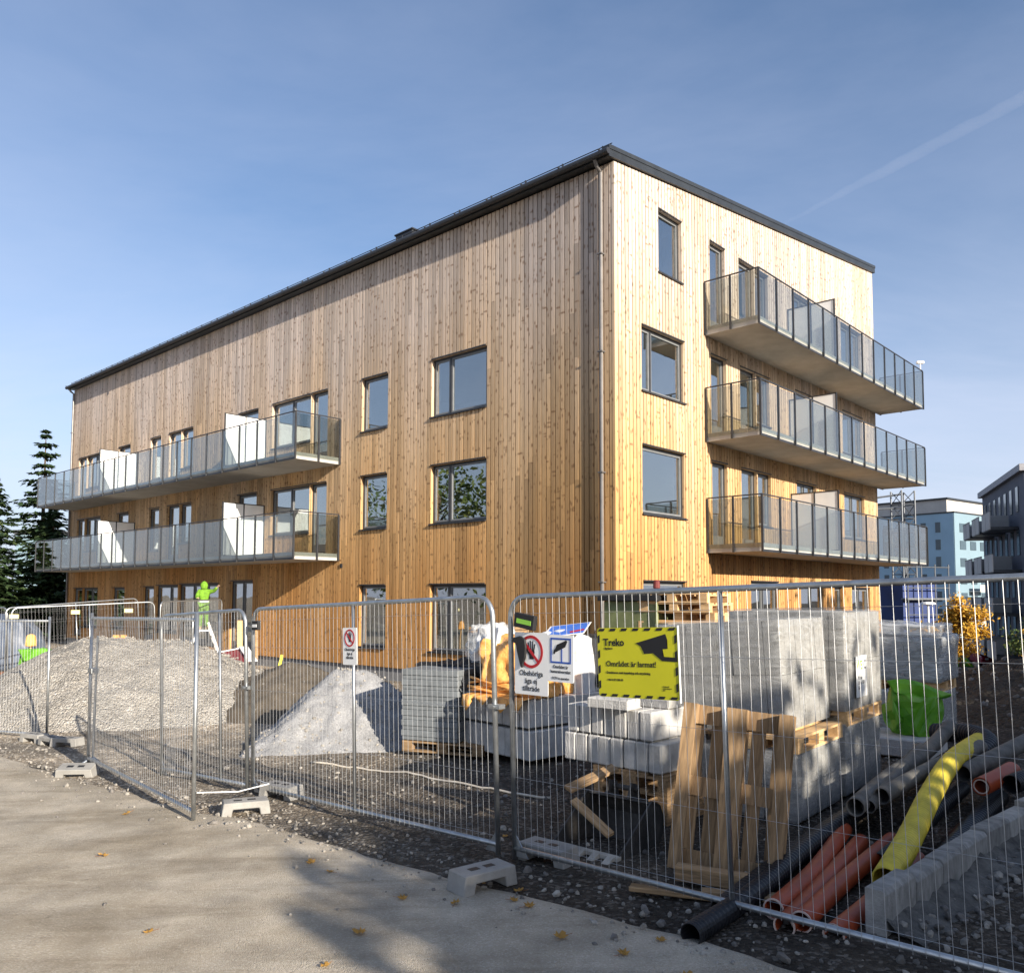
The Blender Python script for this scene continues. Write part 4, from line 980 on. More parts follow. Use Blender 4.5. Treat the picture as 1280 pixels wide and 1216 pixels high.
# skirt of the tarp over the block edge
mb=MB(); nn_=40
for i in range(nn_+1):
    x=-.50+1.02*i/nn_; sag=.05+.07*math.sin(i*.55)+.05*math.sin(i*.23+1); y=-.53
    mb.v+=[(x,y+.13,.03),(x,y-.155+.01*math.sin(i*.9),.012),(x,y-.172+.014*math.sin(i*1.1),-sag-.02)]
for i in range(nn_):
    for j in range(2): mb.f.append((i*3+j,i*3+j+1,i*3+j+4,i*3+j+3)); mb.m.append(0)
sk=mb.build('skirt',M['orangetarp'],e,smooth=True)
sm=sk.modifiers.new('s','SOLIDIFY'); sm.thickness=.006
mb=MB()
for i in range(5):
    y=-.55+.0*i; z=.05+.035*i
    mb.tube([(-.55+.22*t,-.5-.03*math.sin(t*2+i),z+.03*math.sin(t*1.7+i*2)) for t in range(6)],.018,6)
mb.build('folds',M['orangetarp'],e,smooth=True)
o=blob('white_sack',.48,.46,.40,.09,8,M['whitebag'],4,.7,22,False,True); place(o,(-.18,11.45,1.12),R(-30)); tag(o,'white plastic sack stuffed behind the joined fence posts','sack')
o=blob('clear_sack',.55,.5,.34,.10,15,M['film2'],5,.8,22,False,True); place(o,(-.28,12.35,1.16),R(10)); tag(o,'crumpled clear plastic sack in front of the ground floor window','sack')
o=blob('white_sack',.5,.5,.40,.05,21,M['whitebag'],3,.7); place(o,(.55,11.7,1.05),R(20)); tag(o,'white sack between the two white signs','sack')
for i,(x,y,z,r,l,lb) in enumerate(((-.15,12.55,1.50,5,1.0,'upper one of two timber boards lying behind the joined posts'),(-.2,12.5,1.455,9,.9,'lower one of two timber boards lying behind the joined posts'))):
    mb=MB(); mb.box(-l/2,l/2,-.07,.07,0,.035); o=mb.build('timber_board',M['oldwood'],bevel=.003); place(o,(x,y,z),R(r)); tag(o,lb,'board')
o=blob('film_pack',.9,.8,1.28,.05,27,M['film2'],2.5,.92); place(o,(-.25,12.85,.17),R(10)); tag(o,'plastic covered pack carrying two timber boards','pack')
# blue sign plate lying on the heap
e=empty('blue_sign_plate',(.76,11.6,1.53),R(-18),'blue traffic sign plate with red stripe lying on the heap','sign'); e.rotation_euler=(R(14),R(-7),R(-18))
mb=MB(); mb.box(-.30,.30,-.28,.28,0,.006); mb.build('plate',M['signwhite'],e)
mb=MB(); mb.box(-.27,.28,-.25,.26,.0062,.008); mb.build('blue_face',simple('bright_blue_face',(.03,.16,.62),.35),e)
mb=MB(); mb.box(.02,.22,-.22,-.14,.0082,.0095,Matrix.Rotation(R(20),4,'Z')); mb.build('red_stripe',M['signred'],e)
o=blob('support_pack',.7,.7,1.46,.04,41,M['whitebag'],2.5,.95); place(o,(.76,11.75,.02),R(-20)); tag(o,'pale sack pile under the blue sign plate','sack')
# black bin, crate with label, slabs
mb=MB(); mb.tube([(0,0,0),(0,0,.02),(0,0,.66),(0,0,.70)],[.20,.21,.27,.285],20); o=mb.build('black_bin',M['black'],smooth=False); place(o,(1.13,12.25,.74)); tag(o,'black plastic bin beside the boxed goods','bin')
e=empty('goods_box',(1.5,12.55,.86),R(-25),'white printed box with timber lid behind the yellow sign','box')
mb=MB(); mb.box(-.25,.25,-.2,.2,0,.48); mb.build('carton',M['signwhite'],e,bevel=.006)
mb=MB(); mb.box(-.18,.02,-.2025,-.2,.30,.40); mb.build('blue_print',M['signblue'],e); mb=MB(); mb.box(-.16,.05,-.2025,-.2,.08,.22); mb.build('brown_print',M['card'],e)
mb=MB(); mb.box(-.34,.34,-.24,.24,.482,.56); mb.build('timber_lid',M['pine'],e)
first=None
for i in range(6):
    if first is None:
        mb=MB(); mb.box(-.75,.75,-.45,.45,0,.115); first=mb.build('paving_stone',M['slab'],bevel=.01); o=first
    else: o=first.copy(); col.objects.link(o)
    place(o,(1.35,12.35,-.02+i*.1185+.0),R(-35)+random.uniform(-.03,.03)); tag(o,'pale concrete slab in the low stack behind the yellow sign','slab','low stack of pale slabs')
mb=MB(); mb.box(-.5,.5,-.35,.35,0,.14); o=mb.build('paving_stone',M['slab'],bevel=.01); place(o,(1.45,12.5,.70),R(-30)); tag(o,'smaller top slab carrying the white printed box','slab')
# olive board crate with black rim and red knob next to the tall pallets
e=empty('olive_bin',(2.15,13.6,GS(2.15,13.6)),R(47),'olive waste bin with black rim and red knob at the building corner','bin')
mb=MB(); mb.box(-.42,.42,-.5,.5,.1,2.05)
for k in range(4): mb.box(-.45+.24*k,-.39+.24*k,-.53,-.5005,.1,2.05)
mb.build('body',M['olive'],e,bevel=.01)
mb=MB(); mb.box(-.5,.5,-.58,.58,2.052,2.15); mb.build('rim',M['black'],e,bevel=.01)
mb=MB(); mb.tube([(-.40,-.5,2.15),(-.40,-.5,2.24)],.03,8); mb.tube([(-.40,-.5,2.24),(-.40,-.5,2.26),(-.40,-.5,2.36),(-.40,-.5,2.38)],[.04,.055,.05,.03],10); mb.build('knob',simple('dull_red_knob',(.14,.02,.018),.6),e)
mb=MB()
for x in (-.3,.3):
    for y in (-.4,.4): mb.tube([(x,y,-.02),(x,y,.1)],.05,8)
mb.build('leg',M['black'],e)

# excavator bucket
e=empty('excavator_bucket',(.80,6.92,GS(.95,7.7)-.03),R(48),'dusty steel excavator bucket lying between the joined posts and the upright pallet','bucket')
prof=[]
for i in range(13):
    a=R(200-215*i/12); prof.append((.36*math.cos(a),.36+.36*math.sin(a)*-1+0))
sh=[(-.46,.12),(-.20,.02),(.05,.0),(.25,.06),(.38,.20),(.42,.38),(.34,.54),(.18,.60)]
mb=MB(); t=.02
for (a,b),(c,d) in zip(sh,sh[1:]):
    mb.prism([(a,b),(c,d),(c*.94,d*.94+.012),(a*.94,b*.94+.012)][::-1],-.45,.45)
mb.build('shell',M['steel'],e); e.scale=(.72,.72,.72)
for y in (-.45,.43):
    mb=MB(); bm_poly=[(-.48,.13),(-.20,.015),(.05,-.004),(.255,.055),(.385,.195),(.425,.38),(.345,.545),(.18,.61)]
    mb.prism(bm_poly[::-1],y,y+.02); mb.build('side_plate',M['steel'],e)
mb=MB(); mb.box(-.52,-.20,-.46,.46,.035,.06,Matrix.Translation((0,0,.1))@Matrix.Rotation(R(14),4,'Y')) if False else mb.box(-.52,-.44,-.46,.46,.11,.15)
for k in range(5): mb.prism([(-.64,.10),(-.5,.10),(-.5,.16)],-.42+.19*k,-.34+.19*k)
mb.build('cutting_edge',M['dust'],e)
mb=MB()
for y in (-.16,.14):
    mb.prism([(.15,.60),(.40,.50),(.36,.72),(.22,.76)],y,y+.03)
mb.tube([(.28,-.2,.68),(.28,.2,.68)],.03,10); mb.build('bracket',M['steel'],e)
def beam(p,q,w,h,name,mat,label,cat,roll=0):
    p,q=Vector(p),Vector(q); d=q-p; l=d.length; mb=MB(); mb.box(0,l,-w/2,w/2,-h/2,h/2); o=mb.build(name,mat,bevel=.004)
    xa=d/l; ya=Vector((0,0,1)).cross(xa).normalized(); ya=(ya*math.cos(roll)+xa.cross(ya)*math.sin(roll)); m=Matrix((xa,ya,xa.cross(ya))).transposed().to_4x4(); m.translation=p; o.matrix_world=m
    return tag(o,label,cat)
beam((.46,6.95,.42),(.88,7.2,.55),.10,.03,'timber_board',M['oldwood'],'light timber board leaning above the excavator bucket','board',.3)
beam((.50,6.85,.36),(.76,6.5,.18),.07,.03,'timber_board',M['oldwood'],'short timber board sloping down the front of the excavator bucket','board',.4)
beam((1.15,5.95,.09),(1.75,5.7,.075),.10,.10,'square_timber',M['oldwood'],'weathered timber beam end lying by the foot of the upright pallet','beam')
beam((.80,5.75,.05),(1.35,5.55,.05),.09,.03,'timber_board',M['oldwood'],'thin grey plank on the ground behind the bottom tube of the yellow sign panel','board')
beam((1.25,5.62,.06),(1.72,5.52,.06),.11,.035,'timber_board',M['oldwood'],'short plank right of the thin grey plank below the upright pallet','board')

# ------------------------------------------------------------------ pipes
def at_px(px,py,d):
    x=(px-640)/F; y=-(py-PPY)/F; v=f0+rx*x+ux*y; v=v*(d/v.y); return Vector((v.x,v.y,v.z+CAMZ))
def pipe(pts,r,mat,label,cat='pipe',name='drain_pipe',group='loose pipes by the kerb',ribs=0,rim=None,n=20):
    o0=Vector(pts[0]); P=[Vector(p)-o0 for p in pts]
    # smooth curve
    Q=[]
    for i in range(len(P)-1):
        a=P[max(i-1,0)]; b=P[i]; c=P[i+1]; d=P[min(i+2,len(P)-1)]
        k=14 if not ribs else max(8,int((c-b).length/ribs*2))
        for t in range(k):
            s=t/k; Q.append(.5*((2*b)+(c-a)*s+(2*a-5*b+4*c-d)*s*s+(3*b-a-3*c+d)*s**3))
    Q.append(P[-1])
    rs=[r]*len(Q)
    if ribs: rs=[r*(1.0 if i%2 else .94) for i in range(len(Q))]
    mb=MB(); mb.pipe(Q,r,r*.88,n,rs)
    mats=[mat]
    o=mb.build(name,mats,smooth=not ribs,weld=False); o.location=o0
    return tag(o,label,cat,group)
op_=M['orangepvc']
pipe([(1.70,5.02,.10),(2.25,5.75,.10),(2.95,6.6,.12)],.062,op_,'orange sewer pipe, topmost and middle of the three mouths by the fence'); bpy.data.objects[-1] if False else None
pipe([(1.60,5.02,.075),(2.1,5.75,.07),(2.75,6.7,.08)],.062,op_,'orange sewer pipe lying at the left of the three mouths by the fence')
pipe([(1.85,4.92,.065),(2.35,5.5,.065),(3.0,6.3,.07)],.062,op_,'orange sewer pipe lying at the right of the three mouths by the fence')
pipe([(1.60,5.22,.10),(2.12,5.95,.10),(2.7,6.9,.12)],.06,op_,'orange sewer pipe half hidden behind the three orange mouths')
for q,rr_ in (((1.70,5.02,.10),.062),((1.60,5.02,.075),.062),((1.85,4.92,.065),.062)): pass
pipe([(2.41,5.5,.18),(2.90,6.2,.25),(3.46,7.0,.38),(4.14,7.95,.47),(5.08,9.2,.44)],.088,M['yellow'],'yellow corrugated drain pipe lying across the pipe heap',ribs=.035)
pipe([(1.02,4.88,.08),(1.6,5.55,.10),(2.35,6.55,.14),(3.4,7.75,.2)],.068,M['blackpe'],'black pipe whose near end sticks out under the fence',ribs=.045)
pipe([(1.3,5.3,.06),(2.2,6.5,.08),(3.3,7.8,.12),(4.3,8.9,.14)],.075,M['blackpe'],'black pipe next to the lower wrapped stack',ribs=.05)
pipe([(2.75,6.8,.32),(3.5,7.85,.34),(4.35,8.85,.40),(5.0,9.65,.52)],.075,M['dustpe'],'dusty black pipe lying beneath the lime bag')
pipe([(3.05,7.0,.36),(3.9,7.85,.42),(4.85,8.75,.46)],.07,M['dustpe'],'dusty pipe lying just right of and along the yellow pipe')
pipe([(2.9,6.9,.30),(3.6,7.9,.36),(4.3,8.9,.42)],.055,M['dustpe'],'thin dusty pipe between the yellow pipe and the wrapped stacks')
pipe([(2.65,6.15,.08),(3.4,7.1,.10),(4.4,8.3,.14)],.08,M['blackpe'],'black pipe under the yellow pipe',ribs=.05)
pipe([(2.75,5.75,.07),(3.5,6.7,.08),(4.6,8.0,.12)],.08,M['blackpe'],'black ribbed pipe lying closest to the kerb row',ribs=.05)
pipe([(3.0,6.45,.22),(3.35,6.95,.25),(3.75,7.5,.3)],.055,op_,'short orange pipe piece between the black pipes')
pipe([(4.15,7.5,.33),(4.45,7.75,.35),(4.75,8.05,.36)],.08,op_,'orange pipe socket by the right end of the black pipes')
pipe([(4.45,7.55,.34),(5.1,8.0,.38),(5.9,8.6,.4)],.085,M['blackpe'],'black pipe at the right end beside the kerb row',ribs=.05)
pipe([(4.2,7.9,.36),(4.9,8.5,.42),(5.7,9.3,.44)],.08,M['dustpe'],'dusty pipe behind the orange pipe socket')
pipe([(4.75,8.75,.30),(5.15,9.15,.42),(5.2,9.6,.45),(5.0,10.0,.40)],.11,M['blackpe'],'black corrugated pipe bend at the end of the yellow pipe',ribs=.05)
# pale rims of the orange pipes are part of the pipes
for o in [x for x in list(col.objects) if x.name.startswith('drain_pipe') and x.data.materials[0]==op_]:
    me=o.data; p0=me.vertices[0].co.copy(); k=20
    ring_=[me.vertices[i].co.copy() for i in range(k)]; c=sum(ring_,Vector())/k; nrm=(ring_[0]-c).cross(ring_[5]-c).normalized()
    mb=MB(); mb.pipe([c-nrm*.004,c+nrm*.004],.0645,.0545,20); mb.build('pipe_rim',M['pvcend'],o)

# kerbstone row
kx=[(2.10,4.93),(2.78,5.62),(3.46,6.30),(4.18,6.95),(4.95,7.55),(5.75,8.12),(6.6,8.65)]
first=None; rk=random.Random(8); kp=[]
for (a,b),(c,d) in zip(kx,kx[1:]):
    for q in range(2): kp.append((a+(c-a)*q/2,b+(d-b)*q/2))
kp.append(kx[-1])
for i,((a,b),(c,d)) in enumerate(zip(kp,kp[1:])):
    l=math.hypot(c-a,d-b)-.012
    if first is None:
        mb=MB(); mb.prism([(-.06,0),(.06,0),(.06,.25),(.04,.275),(-.06,.275)],0,1.0); first=mb.build('kerbstone',simple('shaded_kerb_concrete',(.25,.245,.23),.92,0,.35,6,.45,70,objvar=.22),bevel=.004); o=first  # kerb concrete coloured darker to stand for the shade over this row
    else: o=first.copy(); col.objects.link(o)
    g=rk.uniform(-.003,.003)
    place(o,(a+g,b-g,GS(a,b)-.03+rk.uniform(-.008,.01)),math.atan2(d-b,c-a)-math.pi/2+rk.uniform(-.006,.006)); o.scale=(1,l,1)
    tag(o,('nearest grey kerbstone of the row, its end facing the fence' if i==0 else 'grey kerbstone set in the row along the pipes'),'kerbstone','kerbstones along the pipes')
# mortar haunch beside the kerbs
mb=MB(); rr=random.Random(5); nn_=70
for i in range(nn_+1):
    t=i/nn_*(len(kx)-1); k=min(int(t),len(kx)-2); s=t-k; a=Vector(kx[k]).lerp(Vector(kx[k+1]),s); dn=(Vector(kx[k+1])-Vector(kx[k])).normalized(); rn=Vector((dn.y,-dn.x))
    for j in range(6):
        q=a+rn*(.05+j*.075+(.06*nz(i*.3,j,2) if j>2 else 0)); h=(.09-.03*j)+.05*fbm(q.x,q.y,1,7.)
        mb.v.append((q.x,q.y,GS(q.x,q.y)+(h if j<5 else -.12)))
for i in range(nn_):
    for j in range(5): mb.f.append((i*6+j,i*6+j+1,(i+1)*6+j+1,(i+1)*6+j)); mb.m.append(0)
tag(mb.build('mortar_bed',simple('lean_concrete',(.11,.105,.095),.95,0,.5,9,.9,50),smooth=True),'rough pale mortar bed poured along the kerbstone row','mortar')
mb=MB(); rr=random.Random(6)
for i in range(420):
    t=rr.random()*(len(kx)-1); k=min(int(t),len(kx)-2); a=Vector(kx[k]).lerp(Vector(kx[k+1]),t-k); dn=(Vector(kx[k+1])-Vector(kx[k])).normalized(); q=a+Vector((dn.y,-dn.x))*(.1+abs(rr.gauss(0,.45)))
    mb.mi=rr.randrange(2); sz=rr.uniform(.01,.035); stone(mb,q.x,q.y,GS(q.x,q.y)+max(0,.07-.2*(q-a).length)+sz*.3,sz,rr)
tag(mb.build('kerb_rubble',[M['stone'],M['stonedark']]),kind='stuff')
# boards lying in the dark corner
beam((3.6,5.1,.12),(4.3,5.35,.12),.12,.04,'timber_board',M['oldwood'],'upper grey board lying in the dark right corner','board')
beam((3.55,4.95,.07),(4.3,5.15,.07),.14,.04,'timber_board',M['oldwood'],'lower grey board lying in the dark right corner','board')
for i,lb in enumerate(('tangled root sticking out of the soil mound, upper one','tangled root sticking out of the soil mound, lower one')):
    mb=MB(); rr=random.Random(50+i)
    for k in range(9):
        p=Vector((0,0,0)); d=Vector((rr.uniform(-1,1),rr.uniform(-1,.3),rr.uniform(.0,.4))).normalized(); P=[p.copy()]
        for s in range(6): d=(d+Vector((rr.uniform(-.4,.4),rr.uniform(-.4,.4),rr.uniform(-.3,.2)))).normalized(); p=p+d*.13; P.append(p.copy())
        mb.tube(P,[.02,.018,.015,.012,.009,.007,.004],5)
    o=mb.build('root',M['bark']); place(o,((9.3,13.2,.55),(7.7,10.9,.42))[i]); tag(o,lb,'root')
for i,(x,y,z) in enumerate(((9.3,13.2,.05),(7.7,10.9,.05))): pass

# lime sheets / bags
def crumple(name,loc,rz,sc,seed,mat):
    rr=random.Random(seed); mb=MB()
    def hull(pts):
        bm=bmesh.new()
        for p in pts: bm.verts.new(p)
        r=bmesh.ops.convex_hull(bm,input=bm.verts[:]); bmesh.ops.delete(bm,geom=[g for g in r['geom_interior'] if isinstance(g,bmesh.types.BMVert)],context='VERTS')
        bmesh.ops.bevel(bm,geom=bm.edges[:],offset=.012,segments=1,affect='EDGES',clamp_overlap=True)
        bmesh.ops.triangulate(bm,faces=bm.faces[:]); bmesh.ops.subdivide_edges(bm,edges=bm.edges[:],cuts=2,use_grid_fill=True)
        for v in bm.verts:
            q=v.co; n=Vector((q.x,q.y,q.z-.3)).normalized(); f=.5-abs(noise.noise(Vector((q.x*5+seed,q.y*5,q.z*5))))*2; g=.5-abs(noise.noise(Vector((q.x*11,q.y*11+seed,q.z*11))))*2
            v.co=q+n*(.035*f+.014*g); v.co.z=max(0,v.co.z)
        bm.verts.index_update(); mb.add([v.co*sc for v in bm.verts],[[v.index for v in f.verts] for f in bm.faces]); bm.free()
    J=lambda a:a+rr.uniform(-.03,.03)
    body=[(J(.26*math.cos(a*.9)),J(.22*math.sin(a*.9)),0) for a in range(7)]+[(J(.34*math.cos(a*.9)-.02),J(.29*math.sin(a*.9)),J(.24)) for a in range(7)]+[(J(.30*math.cos(a*.9)),J(.24*math.sin(a*.9)),J(.48)) for a in range(7)]+[(-.30,.0,.60),(-.12,.12,.66)]
    hull(body)
    hull([(-.34,-.10,.66),(-.30,.14,.62),(-.05,-.20,.70),(.0,.18,.60),(.42,-.06,.50),(.38,.10,.44),(.10,-.22,.46),(-.26,-.16,.50)])
    hull([(-.36,-.05,.12),(-.40,.05,.34),(-.30,-.22,.05),(-.22,-.30,.20),(-.30,-.20,.45),(-.15,.0,.2)])
    o=mb.build(name,mat,smooth=False); place(o,loc,rz); return o
def sack(name,loc,rz,r0,h,seed,mat,flap=.25,sx=1,lean=(0,0)):
    rr=random.Random(seed); ph=[rr.random()*6.3 for _ in range(8)]; n=72; mb=MB(); rows=[]
    prof=[(0,.0),(.5,.0),(.74,.02),(.86,.08),(.94,.17),(.98,.28),(1.0,.40),(1.0,.52),(.99,.64),(.97,.75),(.93,.85),(.84,.93),(.66,.985),(.44,1.0),(.22,.98),(.0,.94)]
    m=len(prof)
    for i,(pr,pz) in enumerate(prof):
        for j in range(n):
            a=2*math.pi*j/n; k=min(1,.25+pz); tri=lambda x:2*abs(((x/(2*math.pi))%1)-.5)*2-1
            f=1+k*(.05*math.sin(3*a+ph[0]+pz*1.6)+.045*tri(7*a+ph[1]-pz*2.6)+.02*tri(15*a+ph[2]+pz*4))+.13*k*(.4-abs(noise.noise(Vector((math.cos(a)*2.6+seed,math.sin(a)*2.6,pz*3.2)))*2))+.07*k*(.4-abs(noise.noise(Vector((math.cos(a)*6+seed,math.sin(a)*6,pz*6)))*2))+.07*noise.noise(Vector((math.cos(a)*2+seed,math.sin(a)*2,pz*3)))
            z=pz*h*(1+ (.22*math.sin(a+ph[3])+.10*math.sin(2*a+ph[4])+.06*tri(5*a+ph[5]))*(pz**2))
            mb.v.append((r0*pr*f*math.cos(a)*sx+lean[0]*pz,r0*pr*f*math.sin(a)+lean[1]*pz,max(0,z)+.012*noise.noise(Vector((j*.4,i*1.7,seed)))*(pz>0)))
    for i in range(m-1):
        for j in range(n):
            j2=(j+1)%n; mb.f.append((i*n+j,i*n+j2,(i+1)*n+j2,(i+1)*n+j)); mb.m.append(0)
    o=mb.build(name,mat,smooth=True); md=o.modifiers.new('s','SOLIDIFY'); md.thickness=.004; place(o,loc,rz); return o
o=crumple('lime_bag',(5.15,10.75,.26),R(-15),1.02,5,M['limefilm']); tag(o,'lime green plastic bag lying beside the labelled wrapped stack','bag')
mb=MB(); mb.box(-.45,.45,-.4,.4,0,.22); o=mb.build('concrete_block',M['kerb'],bevel=.015); place(o,(5.0,10.75,.04),R(51)); tag(o,'low concrete block under the lime bag','concrete block')
o=crumple('lime_bag',(-11.0,19.9,-.42),R(20),1.75,12,M['limefilm']); tag(o,'lime green sheet draped left of the gravel heap','sheet')
# small things by the left facade
e=empty('stepladder',(-10.25,27.9,-.12),R(25),'white stepladder with working platform under the worker','stepladder')
mb=MB()
for y in (-.28,.28):
    mb.tube([(.55,y,0),(.12,y*.8,1.22)],.035,4); mb.tube([(-.62,y,0),(-.15,y*.8,.97)],.035,4)
mb.build('rail',M['white'],e)
mb=MB(); mb.box(-.22,.22,-.26,.26,.93,.97); mb.build('platform',M['white'],e)
mb=MB()
for z in (.25,.5,.75):
    f_=z/1.22; x=.55-.43*f_; mb.box(x-.04,x+.04,-.26,.26,z-.012,z+.012)
    f_=z/.97; x=-.62+.47*f_; mb.tube([(x,-.26,z),(x,.26,z)],.014,6)
mb.build('step',M['white'],e)
for i,(y,z,lb) in enumerate(((26.6,-.16,'brown board deck under the white stepladder'),)):
    mb=MB()
    for k in range(5): mb.box(-1.1,1.1,k*.24,k*.24+.22,0,.05)
    mb.box(-1.0,-.9,0,1.18,-.16,-.001); mb.box(.9,1.0,0,1.18,-.16,-.001)
    o=mb.build('board_deck',M['oldwood']); place(o,(-10.0,27.3,-.175),R(20)); tag(o,lb,'deck')
e=empty('folded_sheet',(-8.35,23.6,.02),R(-20),'maroon sheet with wide white edges beside the board deck','sheet')
mb=MB(); p=[(-1.3,-.1,.05),(.2,-.75,.0),(1.2,.0,.12),(.25,.9,.42)]
mb.hexa([Vector(q) for q in p]+[Vector(q)+Vector((0,0,.03)) for q in p]); mb.build('maroon_face',M['redwhite'],e)
def strip(a,b,w,z): 
    mb=MB(); a=Vector(a);b=Vector(b); d=(b-a).normalized(); s=Vector((-d.y,d.x,0))*w
    q=[a-s,b-s,b+s,a+s]; mb.hexa(q+[v+Vector((0,0,.03)) for v in q]); return mb
strip((-1.35,-.08,.085),(.3,.95,.46),.13,0).build('white_edge',M['white'],e); strip((.28,.9,.47),(1.3,.0,.16),.13,0).build('white_edge',M['white'],e)
for i,(x,y,h,lb,mt) in enumerate(((-9.15,28.3,1.35,'upright pale board leaning by the dark entrance door','pine'),(-8.75,28.7,1.0,'upright grey board beside the dark entrance door','oldwood'))):
    mb=MB(); mb.box(-.09,.09,-.02,.02,0,h); o=mb.build('upright_board',M[mt]); place(o,(x,y,-.2),R(30),R(-6)); tag(o,lb,'board')
e=empty('orange_tool',(-12.75,27.3,-.25),R(10),'orange power tool cart standing behind the gravel heap','tool cart')
mb=MB(); mb.box(-.2,.2,-.15,.15,.5,.95); mb.build('body',M['orangetarp'],e,bevel=.04)
mb=MB(); mb.tube([(-.2,0,.95),(-.3,0,1.35),(.1,0,1.45)],.025,8); mb.build('handle',M['black'],e); mb=MB()
for x in (-.2,.2): mb.tube([(x,-.2,.15),(x,-.12,.15)],.15,14); mb.tube([(x,.12,.15),(x,.2,.15)],.15,14)
mb.build('wheel',M['rubber'],e); mb=MB(); mb.box(-.25,.25,-.12,.12,.2,.5); mb.build('chassis',M['dark_metal'],e)
beam((-11.9,24.9,.42),(-9.9,24.6,.50),.10,.10,'square_timber',M['pine'],'pale timber beam resting on top of the gravel heap','beam')
o=blob('orange_marker',.22,.22,.30,.02,2,M['orangetarp'],3,.6); place(o,(-12.6,22.0,-.1+.75),0); tag(o,'small orange cap on a stake left of the gravel heap','cap')
mb=MB(); mb.tube([(0,0,0),(0,0,1.05)],.025,6); o=mb.build('stake',M['pine']); place(o,(-12.6,22.0,-.4)); tag(o,'thin stake carrying a small orange cap','stake')
mb=MB(); mb.box(-.04,.04,-.03,.03,0,.55); o=mb.build('marking_stake',simple('yellow_paint',(.7,.62,.05),.6)); place(o,(-7.3,26.3,-.4),R(10),0,R(12)); tag(o,'yellow marking stake leaning by the foundation','stake')
o=blob('covered_heap',2.6,1.6,1.6,.2,17,simple('blue_grey_tarp',(.07,.09,.13),.5,0,.3,2,.5,6),1.2,.7); place(o,(-16.9,27.6,-.42),R(10)); tag(o,'blue grey tarp covered heap behind the far fence','covered heap')
o=blob('brick_pack',1.1,.9,.5,.03,19,simple('brick_red_pack',(.28,.12,.06),.8,0,.4,6),2,.95); place(o,(-12.2,20.2,-.4),R(-20)); tag(o,'reddish timber pack at the left edge below the fence posts','pack')
# pale hose on the ground
mb=MB(); P=[]
for i in range(30):
    t=i/29; x=-2.6+3.0*t; y=11.0-2.1*t+.18*math.sin(t*5); P.append((x,y,GS(x,y)+.015))
mb.tube(P,.013,6); tag(mb.build('hose',M['hose'],smooth=True),'thin pale hose curving over the dark ground behind the fence','hose')
# white strap on the foot by the open panel
mb=MB(); mb.tube([(-3.0,8.1,.12),(-2.72,8.45,.05),(-2.5,8.75,.06),(-2.75,9.2,.0)],.006,5); tag(mb.build('strap',M['white']),'thin white strap tying the open panel to a concrete foot','strap')

# fallen leaves
first=None; rl=random.Random(21)
lp=[(-1.0,4.62),(-2.95,4.75),(-.36,5.58),(.12,5.5),(.02,5.62),(.28,4.95),(.62,4.72),(.45,4.35),(.9,4.42),(.52,4.3),(-3.3,6.9),(-1.55,6.6),(-1.35,6.35),(-.9,5.1),(-3.9,5.6),(-.2,6.0),(.05,5.85),(-2.2,5.2),(-.15,4.4),(.85,4.9),(-.05,7.25),(-3.8,8.4),(-.72,5.7)]
for i,(x,y) in enumerate(lp):
    if first is None:
        mb=MB(); o_=[(-.04,0),(-.022,.018),(-.03,.03),(-.005,.022),(.0,.038),(.012,.02),(.036,.016),(.022,0),(.034,-.018),(.01,-.02),(-.006,-.036),(-.012,-.018),(-.034,-.022)]
        vs=[(0,0,.012)]+[(a,b,.004+6*(a*a+b*b)*(.8 if k%2 else 1.6)) for k,(a,b) in enumerate(o_)]
        n_=len(o_); mb.add(vs,[(0,1+k,1+(k+1)%n_) for k in range(n_)]); mb.tube([(0,0,.012),(-.05,.004,.006),(-.075,.01,.01)],.0014,4)
        first=mb.build('fallen_leaf',M['fallen']); o=first
    else: o=first.copy(); col.objects.link(o)
    s=rl.uniform(.7,1.25); o.scale=(s,s,s)
    t=edge_t(x,y); z=(GS(x,y) if t>0 else G(x,y)+.012+.012*fbm(x,y,2,.8)); place(o,(x,y,z+.004),rl.random()*6.3,rl.uniform(-.2,.2),rl.uniform(-.2,.2))
    tag(o,'dry brown autumn leaf lying on the ground near the fence','leaf','fallen autumn leaves')
beam((-4.45,6.3,G(-4.4,6.3)+.03),(-4.1,6.42,G(-4.1,6.4)+.025),.05,.02,'bark_piece',M['bark'],'dark piece of bark on the road near the left picture edge','bark')

# ------------------------------------------------------------------ person
def skinned(name,verts,edges,radii,mat,parent=None,sub=2,root=0):
    me=bpy.data.meshes.new(name); me.from_pydata(verts,edges,[]); o=bpy.data.objects.new(name,me); col.objects.link(o)
    sk=o.modifiers.new('skin','SKIN'); sk.use_smooth_shade=True
    for i,r in enumerate(radii):
        v=me.skin_vertices[0].data[i]; v.radius=(r,r) if not isinstance(r,tuple) else r; v.use_root=(i==root)
    ss=o.modifiers.new('sub','SUBSURF'); ss.levels=sub; ss.render_levels=sub
    dg=bpy.context.evaluated_depsgraph_get(); m2_=bpy.data.meshes.new_from_object(o.evaluated_get(dg)); bpy.data.objects.remove(o)
    m2_.materials.clear(); m2_.materials.append(mat); m2_.polygons.foreach_set('use_smooth',[True]*len(m2_.polygons))
    n=bpy.data.objects.new(name,m2_); col.objects.link(n)
    if parent: n.parent=parent
    return n
P_=empty('person',(-10.30,28.0,.85),R(200),'worker in lime hooded jacket and lime trousers reaching up at the doorway','person')
P_.scale=(.93,.93,.93)
